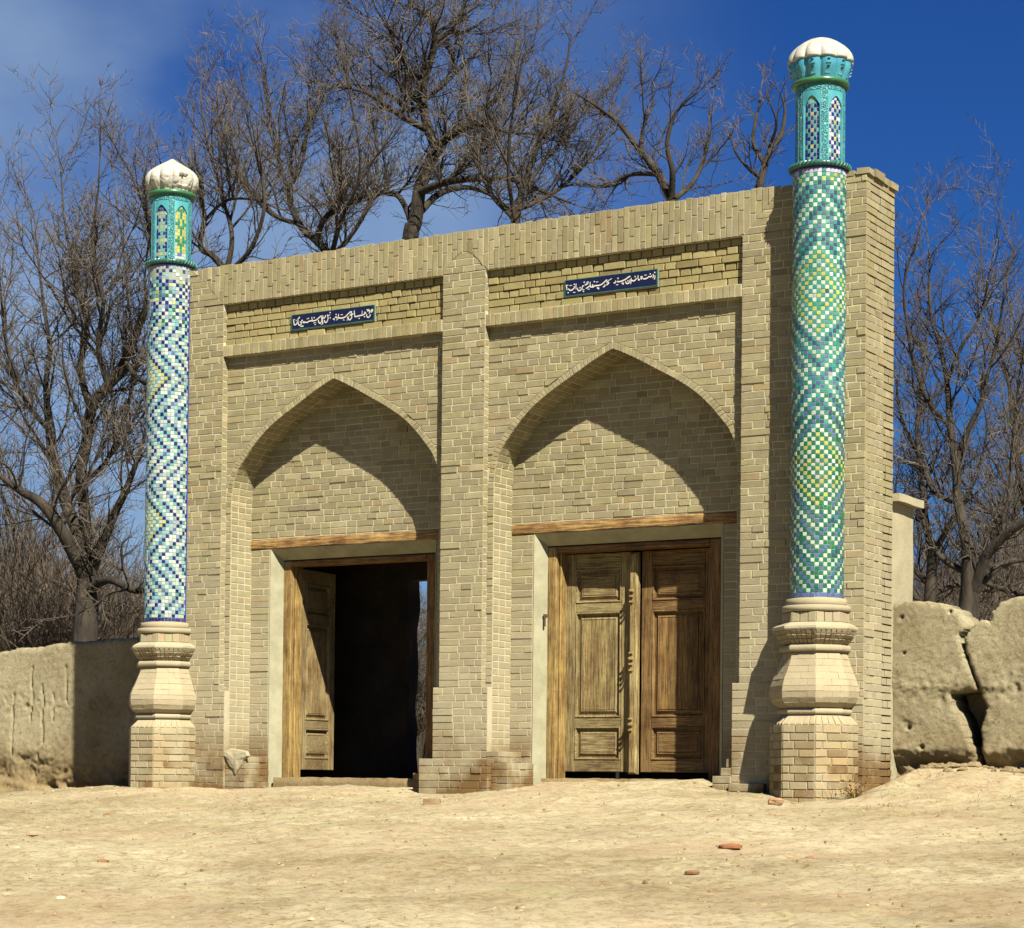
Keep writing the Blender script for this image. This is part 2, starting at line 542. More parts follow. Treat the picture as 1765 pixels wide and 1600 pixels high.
def courses(P, frame, z0, z1, left, right, proud=0.0015, pj=0.001, ch=0.003, hole=None, tintf=btint, shown=None, big=0.46, jt=JT, bw=0.205, hw=0.118, course=COURSE):
    """Bond courses on a plane. frame(u, z) -> Vector; left/right: functions of z (slanted ends); hole: function z -> (a, b) or None."""
    n = max(1, round((z1-z0)/course)); ch_ = (z1-z0)/n
    for k in range(n):
        za = z0 + k*ch_ + jt/2; zb = z0 + (k+1)*ch_ - jt/2
        zm = (za+zb)/2
        segs = []
        la, lb = left(za), left(zb); ra, rb = right(za), right(zb)
        hA = hole(za) if hole else None; hB = hole(zb) if hole else None
        if hA or hB:
            ha = hA or hB; hb = hB or ((ha[0]+ha[1])/2,)*2
            segs.append(((la, ha[0]), (lb, hb[0]))); segs.append(((ha[1], ra), (hb[1], rb)))
        else:
            segs.append(((la, ra), (lb, rb)))
        for (a0, a1), (b0, b1) in segs:
            lo, hi = max(a0, b0), min(a1, b1)
            if min(a1-a0, b1-b0) < 0.015 and max(a1-a0, b1-b0) < 0.06: continue
            cuts = []
            x = min(a0, b0) + (random.random()*0.2 if k % 2 else 0.0) + (0.12 if k % 2 else 0.24)*random.choice((1, 1, 0.5, 1))
            while x < max(a1, b1):
                if x > lo+0.035 and x < hi-0.035: cuts.append(x)
                x += bw if random.random() < big else hw
                x += jt + random.uniform(-0.006, 0.006)
            xa = [a0]+cuts+[a1]; xb = [b0]+cuts+[b1]
            wob = random.uniform(-0.0015, 0.0015)
            for i in range(len(xa)-1):
                p0 = xa[i] + (jt/2 if i else 0.001); p1 = xa[i+1] - (jt/2 if i < len(xa)-2 else 0.001)
                q0 = xb[i] + (jt/2 if i else 0.001); q1 = xb[i+1] - (jt/2 if i < len(xa)-2 else 0.001)
                if p1-p0 < 0.004 and q1-q0 < 0.004: continue
                if p1-p0 < 0.004: p1 = p0+0.004
                if q1-q0 < 0.004: q1 = q0+0.004
                rect = abs(p0-q0) < 0.002 and abs(p1-q1) < 0.002
                z_a = za+wob+random.uniform(-0.002, 0.002); z_b = zb+wob+random.uniform(-0.002, 0.002)
                cs = [frame(p0, z_a), frame(p1, z_a), frame(q1, z_b), frame(q0, z_b)]
                P.add(cs, tintf(), proud+random.uniform(-pj, pj)+(random.uniform(.003, .009) if random.random() < .11 else 0), ch, rect, shown((p0+p1)/2, zm) if shown else 1.0)

K = lambda c: (lambda z: c)

# ------------------------------------------------------------------ the gate
Z1, Z2, Z5 = 5.16, 4.598, 5.58
XB = [0.0, 2.805, 3.309, 6.113]
XE0, XE1 = -1.02, 7.34
YU, YL, YB, YS = 0.058, 0.084, 0.44, 0.68
gate = thing('brick_gate', (3.06, 0.34, -0.06), 'sunlit tan brick gateway with two pointed arches and two doorways', 'gate')
GP = Pieces()

def fY(y):
    return lambda u, z: Vector((u, y, z))

def shown_front(x, z):
    if 6.62 < x < 7.12 and z < 5.7: return 0.0
    if -1.2 < x < -0.42: return 0.0
    return 1.0
def shown_px(x, z):
    return shown_front(x, z)

NIB = lambda x: Z1 + 0.215*(1-abs((x-3.057)/0.262)**1.7) if abs(x-3.057) < 0.262 else Z1
def nib_half(z):
    t = (z-Z1)/0.215
    return 0.262*max(0.0, 1-t)**(1/1.7)

# frames and pier
low = lambda base, d: (lambda z: base + (d if z < 1.0 else 0))
courses(GP, fY(0.004), -0.2, 1.0, K(XE0), K(0.07), shown=shown_px)
courses(GP, fY(0.004), 1.0, Z1, K(XE0), K(0.0), shown=shown_px)
courses(GP, fY(0.004), Z1, Z5-0.005, K(XE0), lambda z: -(z-Z1)-0.004, shown=shown_px)
courses(GP, fY(0.004), -0.2, 1.0, K(2.735), K(3.379), shown=shown_px)
courses(GP, fY(0.004), 1.0, Z1, K(2.805), K(3.309), shown=shown_px)
courses(GP, fY(0.004), Z1, Z1+0.205, lambda z: 3.057-nib_half(z), lambda z: 3.057+nib_half(z))
courses(GP, fY(0.004), -0.2, 1.0, K(6.043), K(XE1), shown=shown_px)
courses(GP, fY(0.004), 1.0, Z1, K(6.113), K(XE1), shown=shown_px)
courses(GP, fY(0.004), Z1, Z5-0.005, lambda z: 6.113+(z-Z1)+0.004, K(XE1), shown=shown_px)

# frieze of standing bricks
x = -0.42
kcol = 0
while x < 6.53:
    w = 0.056 + random.uniform(-0.005, 0.005)
    x0, x1 = x, min(x+w, 6.535)
    def bot(xx):
        if xx < 0: return Z1 - xx
        if xx > 6.113: return Z1 + (xx-6.113)
        return NIB(xx)
    b0, b1 = bot(x0), bot(x1)
    top = Z5 + random.uniform(-0.008, 0.006)
    bm = max(b0, b1)
    jo = (0.235, 0.10, 0.19, 0.06)[kcol % 4] + random.uniform(-0.03, 0.03)
    cuts = [c for c in (Z1+jo, Z1+jo+0.245) if bm+0.04 < c < top-0.04]
    zs = [None]+cuts+[None]
    for i in range(len(zs)-1):
        la = (b0, b1) if zs[i] is None else (zs[i]+0.004, zs[i]+0.004)
        lb = (top, top) if zs[i+1] is None else (zs[i+1]-0.004, zs[i+1]-0.004)
        if min(lb[0]-la[0], lb[1]-la[1]) < 0.01: continue
        rect = abs(la[0]-la[1]) < 0.002
        yy = 0.004
        cs = [Vector((x0+0.003, yy, la[0])), Vector((x1-0.003, yy, la[1])), Vector((x1-0.003, yy, lb[1])), Vector((x0+0.003, yy, lb[0]))]
        GP.add(cs, btint(), 0.004+random.uniform(-0.003, 0.004), 0.003, rect)
    x += w+0.004
    kcol += 1

ARC = [(1.33, 3.04), (1.322, 3.14), (1.305, 3.245), (1.275, 3.325), (1.235, 3.40), (1.16, 3.49), (1.05, 3.62), (0.89, 3.77), (0.69, 3.902), (0.487, 4.011), (0.281, 4.127), (0.10, 4.217), (0.0, 4.256)]
def resample(pts, n):
    d = [0]
    for a, b in zip(pts, pts[1:]): d.append(d[-1]+math.hypot(b[0]-a[0], b[1]-a[1]))
    out = []
    for k in range(n+1):
        s = d[-1]*k/n
        i = max(j for j in range(len(d)) if d[j] <= s+1e-9)
        i = min(i, len(pts)-2)
        t = (s-d[i])/(d[i+1]-d[i])
        out.append((pts[i][0]+(pts[i+1][0]-pts[i][0])*t, pts[i][1]+(pts[i+1][1]-pts[i][1])*t))
    return out
# smooth the traced half arch a little
def chaikin(p):
    q = [p[0]]
    for a, b in zip(p, p[1:]):
        q.append((a[0]*.75+b[0]*.25, a[1]*.75+b[1]*.25)); q.append((a[0]*.25+b[0]*.75, a[1]*.25+b[1]*.75))
    q.append(p[-1]); return q
ARC_S = chaikin(ARC)
def half_at(z, off=0.0):
    """Half width of the arch opening (enlarged by off along the ring) at height z; None above the apex."""
    if z < 3.04: return 1.33+off
    if off:
        pts = ARC_OUT
    else:
        pts = ARC_S
    if z >= pts[-1][1]: return None
    for a, b in zip(pts, pts[1:]):
        if a[1] <= z <= b[1]+1e-9:
            t = (z-a[1])/max(1e-9, b[1]-a[1])
            return a[0]+(b[0]-a[0])*t
    return pts[0][0]
RING = 0.062
ARC_OUT = []
for i, p in enumerate(ARC_S):
    a = ARC_S[max(0, i-1)]; b = ARC_S[min(len(ARC_S)-1, i+1)]
    tx, tz = b[0]-a[0], b[1]-a[1]; L = math.hypot(tx, tz)
    nx, nzz = tz/L, -tx/L
    ARC_OUT.append((max(0.0, p[0]+nx*RING), p[1]+nzz*RING))
ARC_OUT = [(a, min(b, 4.314)) for a, b in ARC_OUT]
ARC_OUT[-1] = (0.0, 4.318)

NICHE = [(1.4025, 0.0, 2.805), (4.711, 3.309, 6.113)]
DOORX = [(0.323, 2.48), (3.632, 5.742)]
core = MB()
def core_strip(pts_a, pts_b, y):
    for (a0, a1), (b0, b1) in zip(zip(pts_a, pts_a[1:]), zip(pts_b, pts_b[1:])):
        core.add([(a0[0], y, a0[1]), (a1[0], y, a1[1]), (b1[0], y, b1[1]), (b0[0], y, b0[1])], [(0, 1, 2, 3)])

ym = 0.002
for a, b in ((XE0+.004, 0.0), (2.805, 3.309), (6.113, XE1-.004)):
    core.box(a, b, 0.004+ym, 0.11, -0.3, Z1+0.01)
core.box(XE0+.004, XE1-.004, 0.004+ym, 0.11, Z1, Z5-0.014)
for a, b in ((0.0, 0.07), (2.735, 2.805), (3.309, 3.379), (6.043, 6.113)):
    core.box(a, b, 0.005+ym, 0.11, -0.3, 1.0)
for cx, xa, xb in NICHE:
    core.box(xa, xb, 0.006+ym, 0.11, Z2, 4.715)              # rowlock band
    xL, xR = cx-1.33, cx+1.33
    # lower recess face and arch reveal
    y = YL+ym
    core.box(xa, xL, y, YB+.02, -0.3, 3.04)
    core.box(xR, xb, y, YB+.02, -0.3, 3.04)
    for s in (-1, 1):
        pin = [(cx+s*h, z) for h, z in ARC_S]
        for p, q in zip(pin, pin[1:]):
            X = xa if s < 0 else xb
            core.add([(X, y, p[1]), (p[0], y, p[1]), (q[0], y, q[1]), (X, y, q[1])], [(0, 1, 2, 3)] if s < 0 else [(3, 2, 1, 0)])
            core.add([(p[0], y, p[1]), (p[0], YB+.02, p[1]), (q[0], YB+.02, q[1]), (q[0], y, q[1])], [(0, 1, 2, 3)] if s < 0 else [(3, 2, 1, 0)])
    core.add([(xa, y, 4.256), (xb, y, 4.256), (xb, y, 4.7), (xa, y, 4.7)], [(0, 1, 2, 3)])
# back wall with the two door openings
segs = [(XE0+.004, DOORX[0][0]), (DOORX[0][1], DOORX[1][0]), (DOORX[1][1], XE1-.004)]
for a, b in segs: core.box(a, b, YB+ym, YS, -0.3, 2.54)
core.box(XE0+.004, XE1-.004, YB+ym, YS, 2.655, Z5-0.016)
for (a, b), (cx, xa, xb) in zip(DOORX, NICHE):
    core.box(cx-1.4, cx+1.4, YB+0.16, YS-.003, 2.53, 2.66)
for a, b in DOORX:
    core.box(a-.01, a+.012, YB+.004, YS-.004, -0.3, 2.54); core.box(b-.004, b+.01, YB+.004, YS-.004, -0.3, 2.54)
core.box(XE0+.004, 0.05, 0.09, YS-.002, -0.3, Z5-.018)
core.box(2.76, 3.35, 0.09, YS-.002, -0.3, Z5-.018)
core.box(6.07, XE1-.004, 0.09, YS-.002, -0.3, Z5-.018)
core.box(XE0+.004, XE1-.004, 0.09, YB+.05, 4.6, Z5-.018)
core.build('wall', M_mortar, gate)
ub = MB()
for cx, xa, xb in NICHE:
    ub.box(xa, xb, YU+0.012, 0.1, 4.70, Z1+0.005)
ub.build('panel_bed', M_panelback, gate)

for ni, (cx, xa, xb) in enumerate(NICHE):
    # upper panel: small blocks standing proud of deep open joints, around the plaque
    pq = (0.878, 1.954) if ni == 0 else (4.192, 5.222)
    rows = 6; rh = (Z1-4.715)/rows
    for k in range(rows):
        za, zb = 4.715+k*rh+0.005, 4.715+(k+1)*rh-0.005
        xx = xa + 0.01 + (0.06 if k % 2 else 0.0)
        first = True
        while xx < xb-0.03:
            w = 0.118 if k % 3 != 0 else random.choice((0.118, 0.24))
            if k in (1, 4): w = random.choice((0.118, 0.118, 0.24))
            x1 = min(xx+w-0.012, xb-0.006)
            x0 = xa+0.006 if first else xx
            first = False
            if 0 < k < 3 and x1 > pq[0] and x0 < pq[1]:
                if x0 < pq[0]: x1 = pq[0]-.004
                elif x1 > pq[1]: x0 = pq[1]+.004
                else: x1 = x0
            if x1-x0 > 0.02:
                t = btint()
                GP.add([Vector((x0, YU, za)), Vector((x1, YU, za)), Vector((x1, YU, zb)), Vector((x0, YU, zb))],
                       (t[0]*1.04, t[1]*1.02, t[2]*0.82), random.choice((0.0, 0.004, 0.012)), 0.005, True)
            xx += w
    # rowlock band
    xx = xa+0.004
    while xx < xb-0.02:
        w = random.uniform(0.052, 0.062); x1 = min(xx+w, xb-0.004)
        t = btint()
        GP.add([Vector((xx+.002, 0.006, Z2-random.uniform(0, .004))), Vector((x1-.003, 0.006, Z2-random.uniform(0, .004))), Vector((x1-.003, 0.006, 4.712+random.uniform(-.006, .006))), Vector((xx+.002, 0.006, 4.712+random.uniform(-.006, .006)))],
               (t[0]*1.03, t[1]*1.03, t[2]), random.uniform(0.0, 0.006), 0.003, True)
        xx += w+0.002
    # lower recess
    courses(GP, fY(YL), -0.2, 3.04, K(xa+.002), K(cx-1.33-.001))
    courses(GP, fY(YL), -0.2, 3.04, K(cx+1.33+.001), K(xb-.002), shown=lambda x, z: 0.0)
    def hole(z, cx=cx):
        h = half_at(z, 1)
        return None if h is None else (cx-h-0.004, cx+h+0.004)
    courses(GP, fY(YL), 3.04, Z2-0.004, K(xa+.002), K(xb-.002), hole=hole, proud=0.002)
    # ring of thin bricks and the soffit courses
    for s in (-1, 1):
        inn = resample(ARC_S, 44); out = resample(ARC_OUT, 44)
        for i in range(44):
            a, b = inn[i], inn[i+1]; c, d = out[i+1], out[i]
            sh = lambda p, q, t: (p[0]+(q[0]-p[0])*t, p[1]+(q[1]-p[1])*t)
            a2, b2 = sh(a, b, .07), sh(a, b, .93); d2, c2 = sh(d, c, .07), sh(d, c, .93)
            pts = [Vector((cx+s*p[0], YL, p[1])) for p in (a2, b2, c2, d2)]
            if s > 0: pts = [pts[1], pts[0], pts[3], pts[2]]
            # counter-clockwise seen from -y
            nrm = (pts[1]-pts[0]).cross(pts[3]-pts[0])
            if nrm.y > 0: pts = pts[::-1]
            t = btint(); GP.add(pts, (t[0]*1.12, t[1]*1.12, t[2]*1.12), 0.003+random.uniform(-.002, .002), 0.003, False)
        # jamb (vertical) and soffit bricks, running into the depth
        path = [(1.33, z) for z in np.arange(-0.2, 3.02, COURSE)] + resample(ARC_S, 26)
        for i in range(len(path)-1):
            a, b = path[i], path[i+1]
            L = math.hypot(b[0]-a[0], b[1]-a[1])
            if L < 0.02: continue
            ta, tb = 0.006/L, 1-0.006/L
            a2 = (a[0]+(b[0]-a[0])*ta, a[1]+(b[1]-a[1])*ta); b2 = (a[0]+(b[0]-a[0])*tb, a[1]+(b[1]-a[1])*tb)
            ycut = [YL+0.002] + ([YL+0.12, YL+0.24] if i % 2 else [YL+0.24 if i % 4 else YL+.12]) + [YB]
            for ya, yb in zip(ycut, ycut[1:]):
                p = [Vector((cx+s*a2[0], ya+.004, a2[1])), Vector((cx+s*a2[0], yb-.004, a2[1])), Vector((cx+s*b2[0], yb-.004, b2[1])), Vector((cx+s*b2[0], ya+.004, b2[1]))]
                n = (p[1]-p[0]).cross(p[3]-p[0])
                inward = Vector((-s, 0, -0.4 if a[1] > 3.04 else 0))
                if n.dot(inward) < 0: p = [p[1], p[0], p[3], p[2]]
                t = btint(); k_ = 1.05
                GP.add(p, (t[0]*k_, t[1]*k_, t[2]*k_), 0.003, 0.004, True, 1.0 if s < 0 else 0.0)
    # tympanum above the beam
    def lft(z, cx=cx): return cx-(half_at(z) or 0.0)
    def rgt(z, cx=cx): return cx+(half_at(z) or 0.0)
    courses(GP, fY(YB), 2.665, 4.235, lft, rgt, proud=0.002, shown=lambda x, z, xa=xa: 1.0 if x < xa+2.4 else 0.3)
    da, db = DOORX[ni]
    courses(GP, fY(YB), -0.1, 2.54, K(cx-1.33), K(da-.002), shown=None)
    courses(GP, fY(YB), -0.1, 2.54, K(db+.002), K(cx+1.33), shown=lambda x, z: 0.3)
    # thin brick edges on the reveals of the frame
    for X, s in ((xa, 1), (xb, -1)):
        z = 1.0
        while z < 5.1:
            if not (4.55 < z < 4.74):
                yy1 = YU if z > 4.7 else YL
                p = [Vector((X, 0.006, z+.005)), Vector((X, yy1-.002, z+.005)), Vector((X, yy1-.002, z+COURSE-.005)), Vector((X, 0.006, z+COURSE-.005))]
                if s < 0: p = [p[1], p[0], p[3], p[2]]
                GP.add(p, btint(), 0.002, 0.002, True, 1.0 if s > 0 else 0.0)
            z += COURSE

# right end of the gate (perpendicular brick face) and the left end
courses(GP, lambda u, z: Vector((XE1-.004, u, z)), -0.2, Z5-.005, K(0.004), K(YS), proud=0.004)
courses(GP, lambda u, z: Vector((XE0+.004, YS-u, z)), -0.2, Z5-.005, K(0.0), K(YS-0.004), proud=0.004, shown=lambda a, b: 0.0)

# loose coping bricks along the right end and scattered on the wall top
def loose(x0, x1, y0, y1, z0, z1, ang=0.0, tint=None):
    t = tint or btint()
    c = Vector(((x0+x1)/2, (y0+y1)/2, 0))
    def R(x, y):
        dx, dy = x-c.x, y-c.y
        return (c.x+dx*cos(ang)-dy*sin(ang), c.y+dx*sin(ang)+dy*cos(ang))
    A, B, C, D = R(x0, y0), R(x1, y0), R(x1, y1), R(x0, y1)
    V = lambda p, z: Vector((p[0], p[1], z))
    b = MB()
    vs = [V(A, z0), V(B, z0), V(C, z0), V(D, z0), V(A, z1), V(B, z1), V(C, z1), V(D, z1)]
    vs = [v+Vector([random.uniform(-.004, .004) for _ in range(3)]) for v in vs]
    b.add(vs, [(0,3,2,1),(4,5,6,7),(0,1,5,4),(1,2,6,5),(2,3,7,6),(3,0,4,7)], t)
    b.build('coping_brick', M_brick, gate, world_origin=tuple(c+Vector((0, 0, z0))))
cz = Z5-0.008
for (x0, x1, y0, y1, dz, a) in [(6.98, 7.22, -.01, .13, .045, 0.02), (7.25, 7.365, -.015, .12, .055, .03), (7.24, 7.37, .135, .36, .075, .02), (7.235, 7.36, .38, .50, .06, -.03),
                                (7.24, 7.37, .51, .70, .058, .01), (7.0, 7.2, .2, .35, .05, .2), (6.7, 6.93, .0, .12, .05, 0)]:
    loose(x0, x1, y0, y1, cz, cz+dz, a)

# projecting base blocks with ragged tops
def block(x0, x1, y0, y1, z0, z1, mat=M_mortar):
    b = MB(); b.box(x0+.004, x1-.004, y0+.004, y1, z0, z1-.004); b.build('base_block', mat, gate)
    courses(GP, fY(y0+.002), z0, z1, K(x0), K(x1), proud=0.003)
    courses(GP, lambda u, z: Vector((x1-.002, u, z)), z0, z1, K(y0+.002), K(y1), proud=0.003)
    courses(GP, lambda u, z: Vector((x0+.002, y1-u, z)), z0, z1, K(0), K(y1-y0-.002), proud=0.003, shown=lambda a, b: 0.0)
    # top bricks
    xx = x0
    while xx < x1-.02:
        xe = min(xx+.25, x1)
        cs = [Vector((xx+.004, y0, z1-.003)), Vector((xe-.004, y0, z1-.003)), Vector((xe-.004, y1, z1-.003)), Vector((xx+.004, y1, z1-.003))]
        GP.add(cs, btint(), 0.002, 0.004, True, 0.1)
        xx = xe
block(2.66, 3.47, -0.125, 0.0, -0.3, 0.285)
block(2.52, 2.735, -0.02, 0.30, -0.3, 0.14)
block(2.62, 2.735, -0.05, 0.24, 0.14, 0.245)
block(3.47, 3.66, -0.06, 0.44, -0.3, 0.25)
block(3.379, 3.52, 0.0, 0.44, 0.25, 0.36)
block(5.86, 6.043, -0.02, 0.38, -0.3, 0.14)
block(5.93, 6.043, 0.01, 0.38, 0.14, 0.215)
block(5.98, 6.043, 0.04, 0.38, 0.215, 0.30)
block(6.043, 6.40, -0.06, 0.0, -0.3, 0.07)
block(0.07, 0.34, 0.03, 0.44, -0.3, 0.30)

GP.build(gate, 'brick', M_brick, 300, 'brickwork')

# plaster scar low on the left jamb
def scar():
    b = MB()
    pts = []
    outline = [(-0.02, .36), (.08, .385), (.2, .375), (.30, .36), (.33, .31), (.28, .27), (.25, .21), (.20, .14), (.15, .105), (.12, .15), (.07, .20), (.02, .27), (-.02, .31)]
    n = len(outline)
    c = (0.16, 0.27)
    ring = []
    for (x, z) in outline:
        j = 0.012
        ring.append((x+random.uniform(-j, j), z+random.uniform(-j, j)))
    y0 = 0.03
    vs = [(c[0]+0.07, y0-0.03, c[1])]
    for t, dy in ((0.55, -0.030), (0.9, -0.022), (1.0, 0.01)):
        for (x, z) in ring:
            vs.append((c[0]+(x-c[0])*t+0.07, y0+dy+random.uniform(-.006, .006), c[1]+(z-c[1])*t))
    fs = [(0, 1+(i+1) % n, 1+i) for i in range(n)]
    for r in range(2):
        for i in range(n):
            a = 1+r*n+i; b_ = 1+r*n+(i+1) % n
            fs.append((a, b_, b_+n, a+n))
    b.add(vs, fs)
    o = b.build('plaster_patch', M_adobe_pl, gate)
scar()

# beams
for ni, (cx, xa, xb) in enumerate(NICHE):
    mb = MB()
    n = 60
    x0, x1 = cx-1.325, cx+1.325
    ringv = []
    for i in range(n+1):
        x = x0+(x1-x0)*i/n
        wz = 0.010*noise.noise(Vector((x*3, ni*7, 0))) + 0.005*noise.noise(Vector((x*14, ni*7, 3)))
        wy = 0.008*noise.noise(Vector((x*5, ni*7, 9)))
        zt = 2.652+0.004*noise.noise(Vector((x*9, ni, 5)))
        zb = 2.545+wz
        y = YB-0.012+wy
        ringv.append([(x, y+.01, zb), (x, y, zb+.012), (x, y-.003, (zb+zt)/2+0.01*noise.noise(Vector((x*6, 1, 1)))), (x, y+.002, zt-.01), (x, y+.012, zt), (x, YB+.17, zt), (x, YB+.17, zb)])
    vs = [p for r in ringv for p in r]
    m = 7
    fs = [(i*m+j, (i+1)*m+j, (i+1)*m+(j+1) % m, i*m+(j+1) % m) for i in range(n) for j in range(m)]
    fs += [tuple(range(m))[::-1], tuple(n*m+j for j in range(m))]
    mb.add(vs, [q[::-1] for q in fs])
    mb.build('lintel_beam', M_beam, gate)

# splayed plaster surround, wooden frame, doors
def surround(xa, xb, ztop, zin, w, y0, y1, z0=-0.1):
    mb = MB()
    a = [(xa, z0), (xa, ztop), (xb, ztop), (xb, z0)]
    b = [(xa+w, z0), (xa+w, zin), (xb-w, zin), (xb-w, z0)]
    e = 0.003
    N = 14
    def seg(p, q, r, s):
        # curved splay between the outer edge p-q at y0 and the inner edge r-s at y1
        prev = None
        for k in range(N+1):
            t = k/N
            yy = y0 + (y1-y0)*(t**1.25)
            P = (p[0]+(r[0]-p[0])*t, yy, p[1]+(r[1]-p[1])*t)
            Q = (q[0]+(s[0]-q[0])*t, yy, q[1]+(s[1]-q[1])*t)
            if prev: mb.add([prev[0], prev[1], Q, P], [(0, 1, 2, 3)])
            prev = (P, Q)
    for i in range(3): seg(a[i], a[i+1], b[i], b[i+1])
    return mb.build('door_surround', M_plaster, gate)
for ni in range(2):
    da, db = DOORX[ni]
    surround(da+.012, db-.004, 2.545, 2.43, 0.088, YB-.004, YB+.125)

def boxpart(name, m, parent, x0, x1, y0, y1, z0, z1, bevel=0.004, tint=(1, 1, 1), mat4=None):
    mb = MB()
    b = bevel
    vs = []
    # box with its -y face chamfered
    vs += [(x0, y1, z0), (x1, y1, z0), (x1, y1, z1), (x0, y1, z1)]
    vs += [(x0, y0+b, z0), (x1, y0+b, z0), (x1, y0+b, z1), (x0, y0+b, z1)]
    vs += [(x0+b, y0, z0+b), (x1-b, y0, z0+b), (x1-b, y0, z1-b), (x0+b, y0, z1-b)]
    fs = [(3, 2, 1, 0), (8, 9, 10, 11)]
    for k in range(4):
        k2 = (k+1) % 4
        fs += [(k, k2, 4+k2, 4+k), (4+k, 4+k2, 8+k2, 8+k)]
    if mat4 is not None: vs = [tuple(mat4 @ Vector(v)) for v in vs]
    mb.add(vs, fs, tint)
    return mb.build(name, m, parent)

for ni in range(2):
    da, db = DOORX[ni]
    xi, xo = da+0.10, db-0.10
    y0 = YB+.128
    D = 0.165
    boxpart('door_jamb', M_wood, gate, xi-.012, xi+.100, y0, y0+D, -0.1, 2.424, 0.012, (1.12, 0.98, 0.70))
    boxpart('door_jamb', M_wood, gate, xi+.101, xi+.124, y0+.05, y0+D, -0.1, 2.40, 0.008, (1.2, 1.05, 0.75))
    boxpart('door_jamb', M_wood, gate, xo-.110, xo+.012, y0, y0+D, -0.1, 2.424, 0.012, (0.85, 0.62, 0.45))
    boxpart('door_head', M_wood_h, gate, xi+.101, xo-.111, y0, y0+D, 2.362, 2.424, 0.012, (0.85, 0.62, 0.45))
def door(parent, hinge, ang, w, z0, z1, mirror=False, tint=(1, 1, 1)):
    """One leaf: stiles, rails and three raised panels, its outer face towards -y when closed."""
    T = Matrix.Translation(hinge) @ Matrix.Rotation(ang, 4, 'Z')
    if mirror:
        T = T @ Matrix.Translation((-w, 0, 0))
    X = lambda n, x0, x1, y0, y1, za, zb, b, t, par: boxpart(n, M_wood_h if n == 'rail' else M_wood, par, x0, x1, y0, y1, za, zb, b, tuple(a*c for a, c in zip(t, tint)), T)
    # the leaf itself is a thin back board
    leaf = X('door_leaf', 0.01, w-.01, .030, .048, z0+.01, z1-.01, .002, (0.8, 0.72, 0.62), parent)
    st = 0.115
    X('stile', 0, st, 0, .05, z0, z1, .004, (1, 1, 1), leaf)
    X('stile', w-st, w, 0, .05, z0, z1, .004, (1.02, 1, .96), leaf)
    H = z1-z0
    f = lambda z: z0 + (z-0.165)/(2.39-0.165)*H
    rails = [(0.165, 0.285), (0.625, 0.715), (1.79, 1.885), (2.235, 2.39)]
    for a, b in rails:
        X('rail', st+.001, w-st-.001, .002, .05, f(a), f(b), .005, (0.98*random.uniform(.94, 1.06),)*3, leaf)
    for k in range(3):
        za, zb = f(rails[k][1]), f(rails[k+1][0])
        mb = MB()
        xa_, xb_ = st+.001, w-st-.001
        rings = [(0, .002), (.008, -.006), (.014, -.004), (.026, .034), (.034, .036), (.040, .030), (.066, .012), (.074, .014), (.078, .020)]
        vs, fs = [], []
        for (ins, dy) in rings:
            vs += [(xa_+ins, dy, za+ins), (xb_-ins, dy, za+ins), (xb_-ins, dy, zb-ins), (xa_+ins, dy, zb-ins)]
        for r in range(len(rings)-1):
            for q in range(4):
                q2 = (q+1) % 4
                fs.append((r*4+q, r*4+q2, (r+1)*4+q2, (r+1)*4+q))
        t = random.uniform(.94, 1.08)
        mb.add([tuple(T @ Vector(v)) for v in vs], fs, tuple(t*a for a in tint))
        mb.build('panel_moulding', M_wood if k == 1 else M_wood_h, leaf)
        fx0, fx1, fz0, fz1 = xa_+.079, xb_-.079, za+.079, zb-.079
        if k == 1:
            nb_ = 4; cuts = [fx0+(fx1-fx0)*q/nb_+(random.uniform(-.015, .015) if 0 < q < nb_ else 0) for q in range(nb_+1)]
            for q in range(nb_):
                tt = random.uniform(.78, 1.25)
                X('panel_board', cuts[q]+.0008, cuts[q+1]-.0008, .010+random.uniform(-.002, .002), .03, fz0, fz1, .0015, (tt, tt*.97, tt*.92), leaf)
        else:
            boxpart('panel_board', M_wood_h, leaf, fx0, fx1, .010, .03, fz0, fz1, .002, tuple(t*a for a in tint), T)
    return leaf

# left doorway: the left leaf stands open into the passage, the right leaf is folded right back
dl = door(gate, (0.528, 0.735, 0), radians(95.5), 0.74, 0.165, 2.355)
dl['label'] = 'weathered wooden leaf standing wide open in the left doorway'
dl2 = door(gate, (2.275, 0.735, 0), radians(-93), 0.74, 0.165, 2.355, mirror=True)
# right doorway: both leaves shut, with a turned meeting post between them
d1 = door(gate, (3.842, 0.735, 0), radians(1.5), 0.745, 0.17, 2.355, tint=(1.0, 1.02, .96))
d2 = door(gate, (5.515, 0.745, 0), radians(-1.0), 0.82, 0.17, 2.355, mirror=True, tint=(0.78, 0.62, 0.46))  # darker, redder tint paints in the shade lying on this leaf
post = boxpart('meeting_post', M_wood, gate, 4.595, 4.688, 0.675, 0.740, 0.15, 2.34, 0.018, (1.12, 1.12, 1.02))
def knob(z, parent, r=0.017, y=0.668):
    mb = MB()
    rings = [(0.0, r*1.5), (0.012, r*1.5), (0.018, r*.7), (0.03, r*.75), (0.040, r*1.05), (0.052, r*.8), (0.058, 0.001)]
    n = 10
    vs, fs = [], []
    for (d, rr) in rings:
        for k in range(n):
            a = 2*pi*k/n
            vs.append((4.628+rr*cos(a), y+.012-d, z+rr*sin(a)))
    for r_ in range(len(rings)-1):
        for k in range(n):
            k2 = (k+1) % n
            fs.append((r_*n+k, (r_+1)*n+k, (r_+1)*n+k2, r_*n+k2))
    mb.add(vs, [q[::-1] for q in fs], (0.9, 0.8, 0.62))
    mb.build('carved_boss', M_wood, parent, smooth=True)
